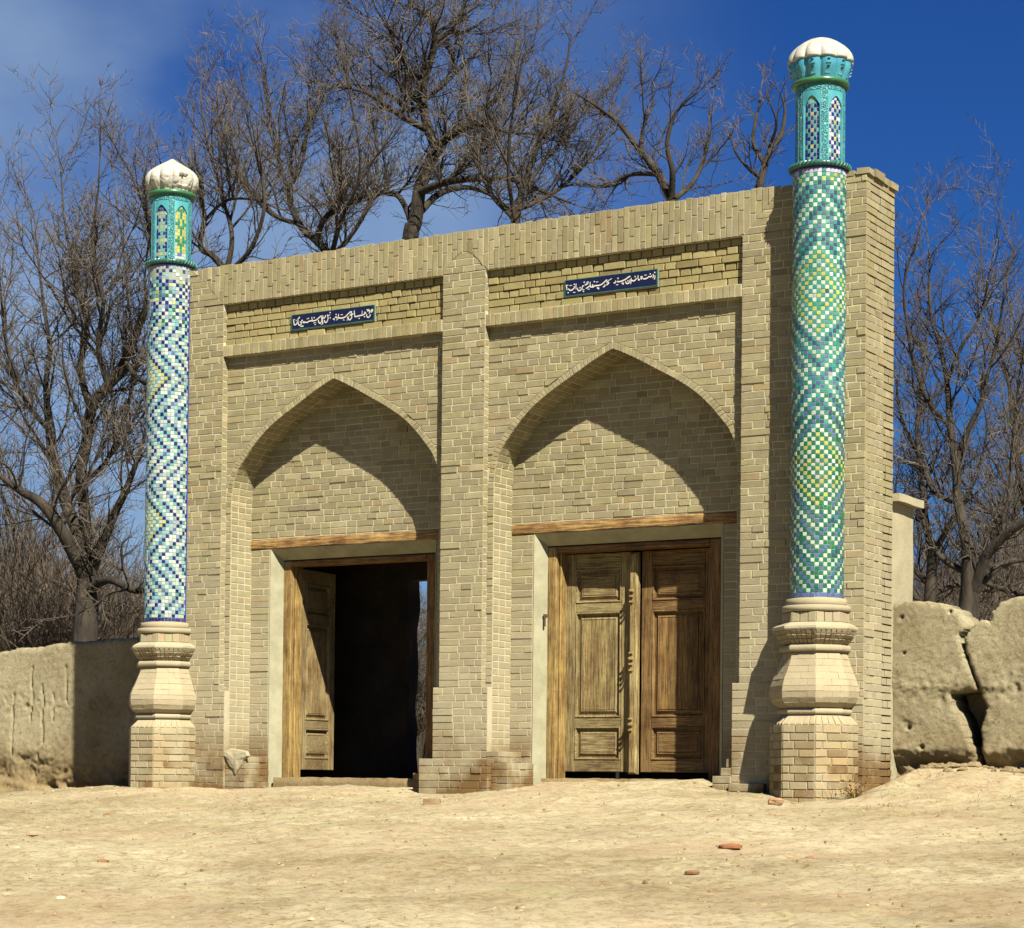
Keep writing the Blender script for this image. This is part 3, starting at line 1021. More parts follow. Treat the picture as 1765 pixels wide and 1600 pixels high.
for z in (1.955, 1.90, 1.845, 1.34, 1.285, 1.23, 1.17, 0.69, 0.635, 0.58): knob(z, post, 0.013 if z not in (1.955, 1.285, 0.635) else 0.019)
# thin iron rod under the head of the right door
mb = MB(); mb.box(3.91, 5.05, 0.575, 0.581, 2.352, 2.359); mb.build('iron_rod', M_iron, gate)
# hook on the plaster beside the right door
mb = MB(); mb.box(3.72, 3.735, 0.50, 0.57, 1.72, 1.745); mb.box(3.728, 3.742, 0.50, 0.515, 1.62, 1.72); mb.build('iron_hook', M_iron, gate)
# sills
def sill(x0, x1, y0, y1, zt, name='door_sill'):
    mb = MB(); nx, ny = 60, 10
    vs = []
    for j in range(ny+1):
        for i in range(nx+1):
            x = x0+(x1-x0)*i/nx; t = j/ny
            if t < .4: y = y0; z = -0.2+(zt+.2)*(t/.4)
            else: y = y0+(y1-y0)*(t-.4)/.6; z = zt
            r = noise.noise(Vector((x*5, y*5, z*5)))
            vs.append((x, y+0.016*r, z+0.012*noise.noise(Vector((x*7, y*6, 3)))))
    W = nx+1
    fs = [(j*W+i, j*W+i+1, (j+1)*W+i+1, (j+1)*W+i) for j in range(ny) for i in range(nx)]
    mb.add(vs, fs); return mb.build(name, M_clay, gate, smooth=True)
sill(0.42, 2.34, 0.42, 0.86, 0.08)
sill(3.70, 5.68, 0.52, 0.98, 0.10)

# inscription plaques: strokes of the script traced where they stand
def plaque(x0, x1, z0, z1, seam, strokes):
    y = YU-0.020
    border = MB()
    bw = 0.028
    border.box(x0-bw*.55, x1+bw*.5, y+.008, y+.05, 4.792, 4.966)
    o = border.build('plaque_bed', M_plaster, gate)
    pl_ = MB()
    pl_.box(x0, seam-.002, y-.002, y+.02, z0, z1)
    pl_.box(seam+.002, x1, y-.002, y+.02, z0, z1)
    p = pl_.build('inscription_plaque', M_plaque, gate)
    rim = MB()
    for a in ((x0-.007, x1+.007, z0-.007, z0-.0005), (x0-.007, x1+.007, z1+.0005, z1+.007), (x0-.007, x0-.0005, z0, z1), (x1+.0005, x1+.007, z0, z1)):
        rim.box(a[0], a[1], y-.005, y+.01, a[2], a[3], (1, 1, 1))
    rim.build('glazed_rim', M_ring, p)
    L = MB()
    for (pts, wd) in strokes:
        pts = [on_y(a, b, y-.004) for a, b in pts]
        if len(pts) == 1:
            c = pts[0]; r = .0085
            q = [(c.x+r*cos(k*pi/2+.3), y-.006, c.z+r*sin(k*pi/2+.3)) for k in range(4)]
            L.add(q+[(a, y-.001, b) for a, _, b in q], [(0, 1, 2, 3), (0, 4, 5, 1), (1, 5, 6, 2), (2, 6, 7, 3), (3, 7, 4, 0)])
            continue
        xz = [(p.x, p.z) for p in pts]
        if len(xz) > 2: xz = chaikin(xz)
        n = len(xz)
        up, dn = [], []
        for i in range(n):
            a = xz[max(0, i-1)]; b = xz[min(n-1, i+1)]
            tx, tz = b[0]-a[0], b[1]-a[1]; ll = max(1e-6, math.hypot(tx, tz))
            # reed-pen stroke: wider when running level
            w_ = wd*(0.55+0.75*abs(tx/ll))*(0.55 if i in (0, n-1) else 1.0)
            nx_, nz_ = -tz/ll, tx/ll
            up.append((xz[i][0]+nx_*w_, xz[i][1]+nz_*w_)); dn.append((xz[i][0]-nx_*w_, xz[i][1]-nz_*w_))
        vs = [(a, y-.006, b) for a, b in up]+[(a, y-.006, b) for a, b in dn]
        fs = [(i, i+n, i+1+n, i+1) for i in range(n-1)]
        vs2 = [(a, y-.001, b) for a, b in up]+[(a, y-.001, b) for a, b in dn]
        fs2 = []
        for i in range(n-1):
            fs2.append((i, i+1, 2*n+i+1, 2*n+i)); fs2.append((n+i, 3*n+i, 3*n+i+1, n+i+1))
        L.add(vs+vs2, fs+fs2)
    L.build('lettering', M_letter, p, kind='stuff')
    return p
def T_(s, ox, oy, k): return [([(ox+a/k, oy+b/k) for a, b in st], 0.0048) for st in s]
S1 = [[(235,720),(255,800),(265,930),(330,900),(370,870),(375,790)],[(235,720),(300,700)],[(330,740),(370,740)],
 [(490,610),(440,660),(405,700),(410,820),(430,900),(470,940),(520,900),(560,830),(540,760),(600,730)],[(505,805)],
 [(600,790),(640,850),(690,800),(760,830),(850,760),(950,760),(1080,750),(1180,670),(1290,570)],[(690,800),(620,780)],
 [(750,695),(840,655)],[(935,610),(950,750)],[(1028,638)],[(1290,570),(1400,580)],
 [(1190,720),(1185,790),(1230,860),(1290,830),(1320,740),(1300,590)],[(1350,600),(1340,760),(1360,860)],[(1280,890),(1370,870)],
 [(1000,840),(1100,830)],[(1360,670),(1440,640),(1470,540)],[(1410,730),(1430,810),(1480,830),(1530,770),(1560,660),(1530,520)],
 [(1560,560),(1640,530)],[(1635,445)],[(1635,645)],[(510,985),(570,950),(620,975)],[(1040,910),(1100,890)]]
S2 = [[(80,660),(130,640),(130,700)],[(150,600),(220,570),(235,640),(220,700)],[(280,470),(275,560),(290,650)],
 [(290,610),(400,620),(500,590),(570,530),(650,440),(720,380)],[(360,500),(440,490)],[(195,488)],[(600,560),(590,710)],
 [(640,550),(630,640),(670,690),(730,650),(760,570),(740,510),(680,510)],[(720,380),(760,400),(720,430),(760,500),(820,450)],
 [(840,340),(850,450),(860,580)],[(860,570),(960,550),(1060,520),(1120,520),(1220,470),(1260,430),(1200,400)],[(1125,350),(1120,520)],
 [(1020,625)],[(1210,565)],[(1280,310),(1390,310)],[(1300,360),(1380,350),(1420,380),(1370,460)],[(1290,460),(1280,540),(1330,600),(1390,570),(1430,480)],
 [(1450,330),(1500,300),(1500,380),(1440,350)],[(1450,420),(1480,400)],[(440,680),(500,690)]]
S3 = [[(210,720),(235,790),(240,880)],[(200,715),(290,705)],[(290,820),(330,880),(400,880),(460,830),(500,780),(480,740)],[(330,720),(410,710)],
 [(490,676)],[(550,650),(540,740),(550,850)],[(600,790),(600,860),(640,900),(700,880),(750,820),(760,740),(820,720)],[(685,790)],[(825,605)],
 [(840,700),(920,670),(960,640),(900,610),(980,600)],[(880,820),(980,760),(1010,720)],[(1030,590),(1020,680),(1040,780),(1100,760),(1120,700),(1090,690)],
 [(1100,790),(1180,720),(1290,720),(1400,690),(1500,610),(1600,510)],[(1163,585)],[(1220,600),(1300,590)],[(1250,800),(1330,800),(1300,850)],
 [(1460,770),(1530,730),(1520,680)],[(1570,700),(1640,660),(1660,610),(1600,590),(1580,640)],[(1590,520),(1580,640)],[(1620,560),(1760,480)],
 [(940,840),(1010,840)],[(760,860),(830,850)],[(800,912)],[(280,960)],[(450,950),(530,950)]]
S4 = [[(150,635),(230,610),(210,550)],[(260,580),(350,590),(450,560),(570,500),(640,440),(720,400)],[(300,475)],[(240,700),(310,680)],
 [(420,640),(500,640),(460,690)],[(560,560),(560,620),(610,660),(670,630),(710,560),(700,510)],[(640,560)],[(740,460),(750,560),(720,670)],
 [(760,540),(830,570),(900,520),(920,460)],[(880,415)],[(980,370),(970,450),(990,550),(1040,500)],[(1070,400),(1070,520),(1130,440),(1090,400)],
 [(1140,490),(1230,490),(1300,460),(1340,410),(1400,430),(1450,380)],[(1190,370),(1270,360)],[(1390,325)],[(1480,330),(1500,400),(1470,470)],
 [(1540,360),(1550,440),(1525,520)],[(1540,275)]]
plaque(0.892, 1.940, 4.808, 4.955, on_y(572.3, 545, YU-.02).x, T_(S1, 495, 518, 22.06)+T_(S2, 570, 518, 20.76))
plaque(4.206, 5.208, 4.808, 4.955, on_y(1056.3, 487, YU-.02).x, T_(S3, 965, 455, 19.61)+T_(S4, 1050, 455, 19.61))

# ------------------------------------------------------------------ passage building behind the gate
gh = thing('gatehouse', (0.0, 1.5, 0.0), 'mud plastered passage behind the gate, its low side wall showing beside the right pylon', 'outbuilding')
def rough_box(name, x0, x1, y0, y1, z0, z1, m, parent, amp=0.008, step=0.12):
    mb = MB()
    def face(o, u, v, nu, nv):
        vs = []
        for j in range(nv+1):
            for i in range(nu+1):
                p = Vector(o)+Vector(u)*(i/nu)+Vector(v)*(j/nv)
                q = p*3.1
                p = p+Vector((noise.noise(q), noise.noise(q+Vector((7, 3, 1))), noise.noise(q+Vector((1, 9, 4)))))*amp
                vs.append(p)
        W = nu+1
        mb.add(vs, [(j*W+i, j*W+i+1, (j+1)*W+i+1, (j+1)*W+i) for j in range(nv) for i in range(nu)])
    X, Y, Z = x1-x0, y1-y0, z1-z0
    k = lambda L: max(1, min(60, int(L/step)))
    face((x0, y0, z0), (X, 0, 0), (0, 0, Z), k(X), k(Z))
    face((x1, y0, z0), (0, Y, 0), (0, 0, Z), k(Y), k(Z))
    face((x1, y1, z0), (-X, 0, 0), (0, 0, Z), k(X), k(Z))
    face((x0, y1, z0), (0, -Y, 0), (0, 0, Z), k(Y), k(Z))
    face((x0, y0, z1), (X, 0, 0), (0, Y, 0), k(X), k(Y))
    face((x0, y1, z0), (X, 0, 0), (0, -Y, 0), k(X), k(Y))
    return mb.build(name, m, parent, smooth=False)
rough_box('side_wall', 5.72, 7.32, 0.69, 1.27, -0.3, 2.69, M_adobe_pl, gh)
rough_box('inner_wall', 2.95, 3.62, 0.69, 1.27, -0.3, 2.69, M_shade_mud, gh)
rough_box('inner_wall', 3.62, 5.72, 1.05, 1.27, -0.3, 2.69, M_shade_mud, gh)
rough_box('inner_lintel', 3.62, 5.72, 0.69, 1.05, 2.5, 2.69, M_shade_mud, gh)
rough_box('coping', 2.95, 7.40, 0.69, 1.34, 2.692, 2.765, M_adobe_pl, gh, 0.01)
rough_box('end_wall', -1.0, -0.75, 0.69, 2.4, -0.3, 2.95, M_shade_mud, gh)
rough_box('partition_wall', 2.72, 2.94, 0.69, 2.4, -0.3, 2.95, M_shade_mud, gh)
rough_box('rear_wall', -0.74, 0.945, 2.2, 2.4, -0.3, 2.95, M_shade_mud, gh, 0.05, 0.05)
rough_box('rear_wall', 1.75, 2.71, 2.2, 2.4, -0.3, 2.95, M_shade_mud, gh, 0.02)
rough_box('rear_lintel', 0.945, 1.75, 2.2, 2.4, 2.33, 2.95, M_shade_mud, gh, 0.008)
rough_box('roof', -1.05, 3.0, 0.69, 2.5, 2.952, 3.08, M_shade_mud, gh)

# ------------------------------------------------------------------ tiled columns
C_NAVY = (0.014, 0.018, 0.17); C_BLUE = (0.12, 0.18, 0.40); C_DBLUE = (0.055, 0.09, 0.21)
C_TURQ = (0.048, 0.34, 0.235); C_GREEN = (0.018, 0.20, 0.085); C_WHITE = (0.64, 0.72, 0.60)
C_YEL = (0.56, 0.57, 0.14); C_PALE = (0.20, 0.47, 0.43); C_PALE2 = (0.34, 0.50, 0.60)
C_LILAC = (0.66, 0.62, 0.74); C_OCH = (0.62, 0.48, 0.32)

def jc(c, s=0.10):
    g = random.gauss(1, s)
    return tuple(min(0.9, 0.50*a*g*random.gauss(1, s*.35)) for a in c)

def pat_right(i, j, n):
    if j == 0: return C_LILAC if random.random() < .8 else C_TURQ
    if j == n-1: return C_BLUE
    di = abs(((i+10) % 20)-10)
    upper = j < 54
    base = C_TURQ if upper else C_GREEN
    if random.random() < .004: return None
    if (i+j) % 2 == 0:
        if 48 < j < 60: return C_TURQ if random.random() < (60-j)/12 else C_GREEN
        return base if random.random() > .02 else C_GREEN
    if random.random() < .07: return C_WHITE if random.random() < .4 else base
    blue = C_DBLUE if j < 40 else C_BLUE
    if 40 <= j < 60: blue = random.choice((C_DBLUE, C_BLUE, C_BLUE))
    if random.random() < .12: blue = C_BLUE if blue == C_DBLUE else C_DBLUE
    if j < 3: return C_YEL if random.random() < .35 else C_WHITE
    for jcn in (28, 69):
        s = di + abs(j-jcn)
        if s <= 9:
            return C_YEL if (s in (8, 9, 4, 5) or (s < 2 and random.random() < .5)) and random.random() < .93 else C_WHITE
    jn = min((28, 69), key=lambda q: abs(j-q))
    s = (di + abs(j-jn))//2
    if j < 19: return blue if (s % 3 == 0 or (s % 3 == 1 and (i+j) % 4 < 2)) else C_WHITE
    if j > 78: return blue if s % 2 == 0 else C_WHITE
    return blue if s % 2 == 0 else C_WHITE

def pat_left(i, j, n):
    if j == n-1: return C_NAVY
    if j < 5 and random.random() < (0.75, .62, .5, .38, .2)[j]: return None
    jj = j-41
    z = abs(((jj) % 20)-10)
    if j < 17:
        r = random.random()
        if (i+z) % 2: return C_WHITE if r < .55 else (C_PALE if r < .85 else C_BLUE)
        if (i+z) % 4 == 0 and r < .85: return C_NAVY
        return C_PALE2 if r < .35 else (C_PALE if r < .60 else (C_NAVY if r < .90 else (C_YEL if r < .95 else C_GREEN)))
    p = i+z
    if random.random() < .008: return None
    for jcn in (31, 71):
        s = abs(i+10)+abs(j-jcn)
        if s <= 9:
            if (i+j) % 2 == 0 and s in (4, 8, 9, 5): return C_YEL if random.random() < .85 else C_PALE
            if s <= 10: return C_PALE if (i+j) % 2 == 0 else C_WHITE
    if p % 2 == 0:
        if p % 4 == 0: return C_NAVY if random.random() < .90 else C_BLUE
        return C_WHITE if random.random() < .9 else C_PALE2
    return C_PALE if random.random() < .54 else (C_PALE2 if random.random() < .35 else C_WHITE)

def ring_pts(xc, yc, r, n, z, rot=0.0):
    return [Vector((xc+r*sin(rot+2*pi*k/n), yc-r*cos(rot+2*pi*k/n), z)) for k in range(n)]

def revolve(prof, xc, yc, n, rot=0.0, smoothr=None):
    """prof: list of (z, r). Azimuth 0 faces -y, increasing towards +x."""
    vs, fs = [], []
    for z, r in prof:
        for k in range(n):
            a = rot+2*pi*k/n
            rr = r if smoothr is None else smoothr(r, a, z)
            vs.append((xc+rr*sin(a), yc-rr*cos(a), z))
    for j in range(len(prof)-1):
        for k in range(n):
            k2 = (k+1) % n
            fs.append((j*n+k, j*n+k2, (j+1)*n+k2, (j+1)*n+k))
    return vs, fs

def torus_prof(z0, z1, r0, bulge, n=7):
    return [(z0+(z1-z0)*(0.5-0.5*cos(pi*k/n)), r0+bulge*sin(pi*k/n)) for k in range(n+1)]

def column(name, xc, yc, side, label):
    t = thing(name, (xc, yc, -0.08), label, 'column', 'tiled columns flanking the gate')
    R8 = radians(22.5)
    facing = radians(23.0 if side == 'R' else 40.0)
    P = Pieces()
    # --- brick pedestal and bulb, built brick by brick on an eight-sided profile
    prof = [(-0.12, .410), (0.60, .410)]
    nb = 10
    pieces_rows = [(-0.12+0.72*k/nb, .41, -0.12+0.72*(k+1)/nb, .41) for k in range(nb)]
    def side_bricks(za, ra, zb, rb, cuts, tf, proud=0.003, ch=0.004, jt=0.008, nrm=8):
        for s in range(nrm):
            a0, a1 = (s-0.5)*2*pi/nrm, (s+0.5)*2*pi/nrm
            A0, A1 = Vector((sin(a0), -cos(a0), 0)), Vector((sin(a1), -cos(a1), 0))
            mid = (a0+a1)/2
            vis = 1.0 if cos(mid-facing) > 0.1 and yc-ra*cos(mid) < 0.05 else 0.0
            if vis == 0: continue                     # buried in the wall
            cu = [0]+cuts(s)+[1]
            for u0, u1 in zip(cu, cu[1:]):
                Lr = 2*ra*sin(pi/nrm)
                e = jt/2/max(Lr, .05)
                ua, ub = u0+e, u1-e
                def pt(r, u, z): return Vector((xc, yc, z))+(A0*(1-u)+A1*u)*r
                cs = [pt(ra, ua, za+jt/2), pt(ra, ub, za+jt/2), pt(rb, ub, zb-jt/2), pt(rb, ua, zb-jt/2)]
                P.add(cs, tf(), proud+random.uniform(-.002, .002), ch, abs(ra-rb) < 1e-4, 1.0)
    def ped_t():
        b = btint()
        k = random.random()
        if k < .22: return (b[0]*.96, b[1]*.84, b[2]*.66)
        return (b[0]*.97, b[1]*.97, b[2]*.88)
    rk = [0]
    for k, (za, ra, zb, rb) in enumerate(pieces_rows):
        side_bricks(za, ra, zb, rb, (lambda s, k=k: [0.36+random.uniform(-.02, .02)] if (k+s) % 2 else [0.22, 0.78] if (k+s) % 3 else [.5]), ped_t, jt=0.010)
    # shoulder of standing half bricks with rounded ends
    side_bricks(0.60, .412, 0.69, .325, lambda s: [.2, .4, .6, .8], lambda: (1.0*random.uniform(.94, 1.06), .90, .74), jt=0.012, ch=.010)
    # bulb
    bp = [(0.755, .325), (0.80, .39), (0.845, .412), (0.90, .419), (0.95, .412), (1.01, .390), (1.07, .362), (1.13, .336), (1.19, .312), (1.25, .292)]
    for k in range(len(bp)-1):
        (za, ra), (zb, rb) = bp[k], bp[k+1]
        side_bricks(za, ra, zb, rb, lambda s, k=k: [0.5] if (k+s) % 2 else [.25, .75], lambda: tuple(q*gg for gg in (random.uniform(.98, 1.02),) for q in (1.07, 1.02, .94)), proud=.0005, ch=.001, jt=.0018)
    # mushroom moulding ribs
    mp_ = [(1.325, .292), (1.37, .335), (1.41, .368), (1.45, .388)]
    for k in range(3):
        (za, ra), (zb, rb) = mp_[k], mp_[k+1]
        side_bricks(za, ra, zb, rb, lambda s: [q/6 for q in range(1, 6)], lambda: tuple(q*random.uniform(.85, 1.08) for q in (.9, .84, .74)), jt=.007, ch=.004)
    # drum of standing bricks
    side_bricks(1.518, .312, 1.612, .308, lambda s: [1/3, 2/3], lambda: tuple(q*random.uniform(.9, 1.08) for q in (.98, .92, .84)), jt=.007)
    # core behind those bricks
    b = MB()
    pr = [(-0.3, .404), (0.60, .404), (0.69, .317), (0.70, .30)] + [(z, r-.003) for z, r in bp] + [(1.255, .285), (1.325, .284)] + [(z, r-.007) for z, r in mp_[1:]] + [(1.452, .38)]
    vs, fs = revolve(pr, xc, yc, 8, R8); b.add(vs, fs)
    vs, fs = revolve([(1.505, .305), (1.53, .300), (1.612, .300)], xc, yc, 8, R8); b.add(vs, fs)
    b.build('base_core', M_base, t)
    def mould(nm, prof, n, rot, m, tint=(1, 1, 1), sm=False):
        q = MB(); vs, fs = revolve(prof, xc, yc, n, rot); q.add(vs, fs, tint)
        return q.build(nm, m, t, smooth=sm)
    mould('base_ring', [(0.69, .29)]+torus_prof(.695, .750, .322, .026)+[(.752, .29)], 8, R8, M_base)
    mould('neck_ring', [(1.252, .27)]+torus_prof(1.256, 1.318, .306, .026)+[(1.322, .27)], 8, R8, M_base)
    mould('cushion_top', [(1.448, .36), (1.449, .392), (1.462, .398), (1.482, .394), (1.512, .335), (1.520, .315), (1.52, .28)], 8, R8, M_base, (1.12, 1.18, 1.2))
    mould('collar_ring', [(1.613, .25)]+torus_prof(1.616, 1.676, .292, .022)+[(1.678, .25)], 24, 0, M_base, sm=True)
    mould('collar', [(1.679, .272), (1.684, .276), (1.736, .272), (1.742, .24)], 32, 0, M_base, (1, 1, .95), sm=True)
    # --- shaft
    zb0, zt0 = 1.745, 5.600
    r = 0.243
    mould('shaft', [(zb0-.01, r-.003), (zt0, r-.003)], 64, 0, M_grout if side == 'R' else M_grout, sm=True)
    TP = Pieces()
    ncol = 40; nrow = 99
    rh = (zt0-zb0)/nrow
    # azimuths: column 0 turned towards the road
    i0 = facing
    for j in range(nrow):
        za = zt0-(j+1)*rh; zb = zt0-j*rh
        wob = 0
        for i in range(-20, 20):
            a0 = i0+(i-.5)*2*pi/ncol; a1 = i0+(i+.5)*2*pi/ncol
            am = (a0+a1)/2
            if yc-r*cos(am) > 0.0: continue            # behind the face of the wall
            c = pat_right(i, j, nrow) if side == 'R' else pat_left(i, j, nrow)
            if c is None: continue
            e = (a1-a0)*.045; ez = rh*.05
            jz = random.uniform(-.0008, .0008)
            V = lambda a, z: Vector((xc+r*sin(a), yc-r*cos(a), z+jz))
            TP.add([V(a0+e, za+ez), V(a1-e, za+ez), V(a1-e, zb-ez), V(a0+e, zb-ez)], jc(c), 0.0008+random.uniform(-.0008, .0012), 0.0022, True, 1.0, depth=0.012)
    if side == 'L':
        # blue border where the shaft meets the wall
        q = MB()
        n = 22
        xs = xc+math.sqrt(r*r-yc*yc)
        for k in range(n):
            za = zb0+(5.35-zb0)*k/n; zb = zb0+(5.35-zb0)*(k+1)/n
            cs = [Vector((xs-.018, -.034, za+.003)), Vector((xs+.008, -.014, za+.003)), Vector((xs+.008, -.014, zb-.003)), Vector((xs-.018, -.034, zb-.003))]
            vs, fs = brick_geo(cs, .008, .002, .02); q.add(vs, fs, jc((0.03, 0.035, 0.30)))
        q.build('border_tiles', M_tile, t)
    # --- lantern
    mould('shaft_band', [(zt0, .244), (zt0+.002, .248), (zt0+.016, .248), (zt0+.018, .24)], 40, 0, M_enamel, (0.55, 0.12, 0.95), sm=True)
    lr = mould('lower_ring', [(zt0+.018, .23)]+torus_prof(zt0+.018, zt0+.072, .246, .034)+[(zt0+.074, .23)], 40, 0, M_ring, (0.6, 0.62, 0.62), sm=True)
    # twisted cord on the ring
    q = MB()
    nk = 44
    for k in range(nk):
        a = 2*pi*k/nk
        def tp(a, th, rr=.0):
            return Vector((xc+(.252+.030*cos(th))*sin(a), yc-(.252+.030*cos(th))*cos(a), zt0+.045+.028*sin(th)))
        pts1 = [tp(a+0.06*(th/1.2), th) for th in (-.9, -.45, 0, .45, .9)]
        pts2 = [tp(a+0.055+0.06*(th/1.2), th) for th in (-.9, -.45, 0, .45, .9)]
        nout = Vector((sin(a+.03), -cos(a+.03), 0))*.006
        vs = pts1+[(p+q_)/2+nout for p, q_ in zip(pts1, pts2)]+pts2
        fs = [(i, 5+i, 6+i, i+1) for i in range(4)]+[(5+i, 10+i, 11+i, 6+i) for i in range(4)]
        q.add(vs, [f for f in fs], (1.1, 1.1, 1.1) if random.random() < (.85 if side == 'R' else .5) else (2.6, 1.8, 1.6))
    q.build('ring_cord', M_ring, lr)
    ZD0, ZD1 = zt0+.07, 6.405
    rd = 0.222
    rot = radians(3.0 if side == 'R' else 10.0)
    def wedge(a0, a1, z0, z1, r_in, r_out, m_, par, nm, tint=(1, 1, 1), n=6, tops=None):
        q = MB(); vs = []
        for k in range(n+1):
            a = a0+(a1-a0)*k/n
            zt = z1 if tops is None else tops(k/n)
            for rr, z in ((r_in, z0), (r_out, z0), (r_out, zt), (r_in, zt)):
                vs.append((xc+rr*sin(a), yc-rr*cos(a), z))
        fs = []
        for k in range(n):
            o = k*4
            fs += [(o+1, o+5, o+6, o+2), (o+2, o+6, o+7, o+3), (o, o+4, o+5, o+1)]
        fs += [(0, 1, 2, 3), (n*4+3, n*4+2, n*4+1, n*4)]
        q.add(vs, fs, tint)
        return q.build(nm, m_, par)
    drum = mould('lantern_drum', [(ZD0-.01, rd-.014), (ZD1, rd-.014)], 48, 0, M_grout, sm=True)
    LP = Pieces()
    ZP0, ZP1 = ZD0+.004, 6.262
    for p in range(6):
        ac = rot+p*pi/3
        if cos(ac-facing) < -0.75: continue
        # carved strip between the panels
        as_ = ac+pi/6
        wedge(as_-radians(8.2), as_+radians(8.2), ZD0, 6.372, rd-.014, rd+.004, M_relief, drum, 'carved_strip')
        for sg in (-1, 1):
            wedge(as_+sg*radians(8.9)-radians(.7), as_+sg*radians(8.9)+radians(.7), ZD0, 6.31, rd-.014, rd+.006, M_enamel, drum, 'strip_edge', (1.15, 1.15, 1.15), n=2)
        # frieze above
        wedge(ac-radians(21), ac+radians(21), 6.315, 6.375, rd-.014, rd+.004, M_relief, drum, 'carved_frieze')
        # arch spandrels: border with a pointed opening
        hw = radians(20.8); iw = radians(19.0)
        q = MB()
        us = [(-hw, 0), (-iw, 0)]+[(-iw+2*iw*k/20, 1) for k in range(21)]+[(iw, 0), (hw, 0)]
        colv = []
        for du, inside in us:
            a = ac+du; au = abs(du)
            zo = ZP1-0.085*(min(1, au/iw)**1.6) if inside else ZD0
            colv.append([(xc+rr*sin(a), yc-rr*cos(a), z) for rr, z in ((rd+.002, 6.31), (rd+.002, zo), (rd-.013, zo))])
        for A_, B_ in zip(colv, colv[1:]):
            if abs(A_[0][0]-B_[0][0]) < 1e-7 and abs(A_[0][1]-B_[0][1]) < 1e-7:
                q.add([A_[1], A_[2], B_[2], B_[1]], [(0, 1, 2, 3)], (1, 1.05, 1.05)); continue
            q.add(A_+B_, [(1, 4, 3, 0), (2, 5, 4, 1)], (1, 1.05, 1.05))
        q.build('arch_border', M_enamel, drum)
        # mosaic
        cols, rows = 5, 16
        for jj in range(rows):
            for ii in range(cols):
                a0 = ac-iw+2*iw*ii/cols; a1 = ac-iw+2*iw*(ii+1)/cols
                za = ZP0+(ZP1-ZP0)*jj/rows; zb = ZP0+(ZP1-ZP0)*(jj+1)/rows
                am = (a0+a1)/2
                if za > ZP1-0.085*(min(1, abs(am-ac)/iw)**1.6): continue
                e = iw*.016; rm = rd-.0125
                u = ii-2
                if side == 'R' and p in (0, 2, 4):
                    if abs(u) == 2 and (jj % 4 in (1, 2)): c = C_NAVY
                    elif (jj+u) % 2 == 0: c = C_NAVY if jj < 14 else C_PALE
                    elif u == 0 and jj % 4 == 3: c = C_YEL
                    else: c = (0.12, 0.42, 0.38)
                elif side == 'R':
                    if (jj+u) % 2 == 0: c = C_NAVY if abs(u) < 2 or jj % 4 < 2 else C_WHITE
                    elif u == 0 and jj % 4 == 1: c = C_YEL
                    else: c = C_LILAC if random.random() < .5 else (0.16, 0.46, 0.42)
                elif p in (0, 2, 4):
                    if abs(u) == 2: c = C_NAVY if jj % 4 != 1 else C_OCH
                    elif abs(u) == 1 and jj % 4 in (3,): c = C_NAVY
                    elif u == 0 and jj % 4 == 1: c = C_YEL
                    elif random.random() < .25: c = C_OCH
                    else: c = C_PALE
                    if jj > 13: c = C_NAVY
                else:
                    g = (0.03, 0.26, 0.12)
                    cyc = (jj+1) % 5
                    c = g if ((u == 0 and cyc in (3, 4, 0)) or (abs(u) == 1 and cyc in (0, 1, 2)) or (abs(u) == 2 and cyc == 1)) else C_YEL
                    if jj < 2: c = C_WHITE
                    if jj == 1 and u in (-1, 0): c = C_BLUE
                V = lambda a, z: Vector((xc+rm*sin(a), yc-rm*cos(a), z))
                LP.add([V(a0+e, za+.0018), V(a1-e, za+.0018), V(a1-e, zb-.0018), V(a0+e, zb-.0018)], jc(c, .08), 0.001, 0.002, True, 1.0, depth=.008)
    # upper ring
    mould('upper_ring', [(6.372, .20)]+torus_prof(6.376, 6.428, .236, .030)+[(6.430, .20)], 40, 0, M_ring, (0.95, 1.05, 0.55), sm=True)
    # --- ribbed cap
    NL = 12
    lob = lambda amp: (lambda rr, a, z: rr*(1-amp*(1-abs(sin(NL/2*(a-facing)))**0.55)))
    white = (1, 1, 1)
    if side == 'R':
        band = [(6.428, .236), (6.44, .240), (6.48, .258), (6.52, .276), (6.56, .284), (6.602, .284)]
        q = MB(); vs, fs = revolve(band, xc, yc, 168, 0, lob(.14)); q.add(vs, fs, (0.85, 0.95, 1.1)); cb = q.build('cap_band', M_enamel, t, smooth=True)
        q = MB()
        for k in range(NL):
            a = facing+(k+.5)*2*pi/NL
            for (za, zb, da, rr, tc) in ((6.45, 6.59, .085, .278, (.95, 1.05, 1.15)), (6.545, 6.572, .050, .296, (.12, .22, .5)), (6.49, 6.512, .055, .284, (.2, .4, .7)), (6.575, 6.597, .15, .291, (1.0, 1.15, 1.2)), (6.52, 6.535, .10, .286, (1.1, 1.3, 1.3))):
                pa = [(rr-.03, a-da, za), (rr-.03, a+da, za), (rr+.002, a+da*.8, zb), (rr+.002, a-da*.8, zb)]
                vs = []
                for (r_, a_, z_) in pa: vs.append((xc+r_*sin(a_), yc-r_*cos(a_), z_))
                for (r_, a_, z_) in pa: vs.append((xc+(r_-.03)*sin(a_), yc-(r_-.03)*cos(a_), z_))
                q.add(vs, [(0, 1, 2, 3), (1, 0, 4, 5), (2, 1, 5, 6), (3, 2, 6, 7), (0, 3, 7, 4)], tc)
        q.build('cap_relief', M_enamel, cb)
        cap = [(6.602, .262), (6.596, .292), (6.606, .303), (6.64, .300), (6.675, .286), (6.71, .262), (6.745, .226), (6.78, .178), (6.81, .124), (6.832, .066), (6.845, .02), (6.848, .001)]
    else:
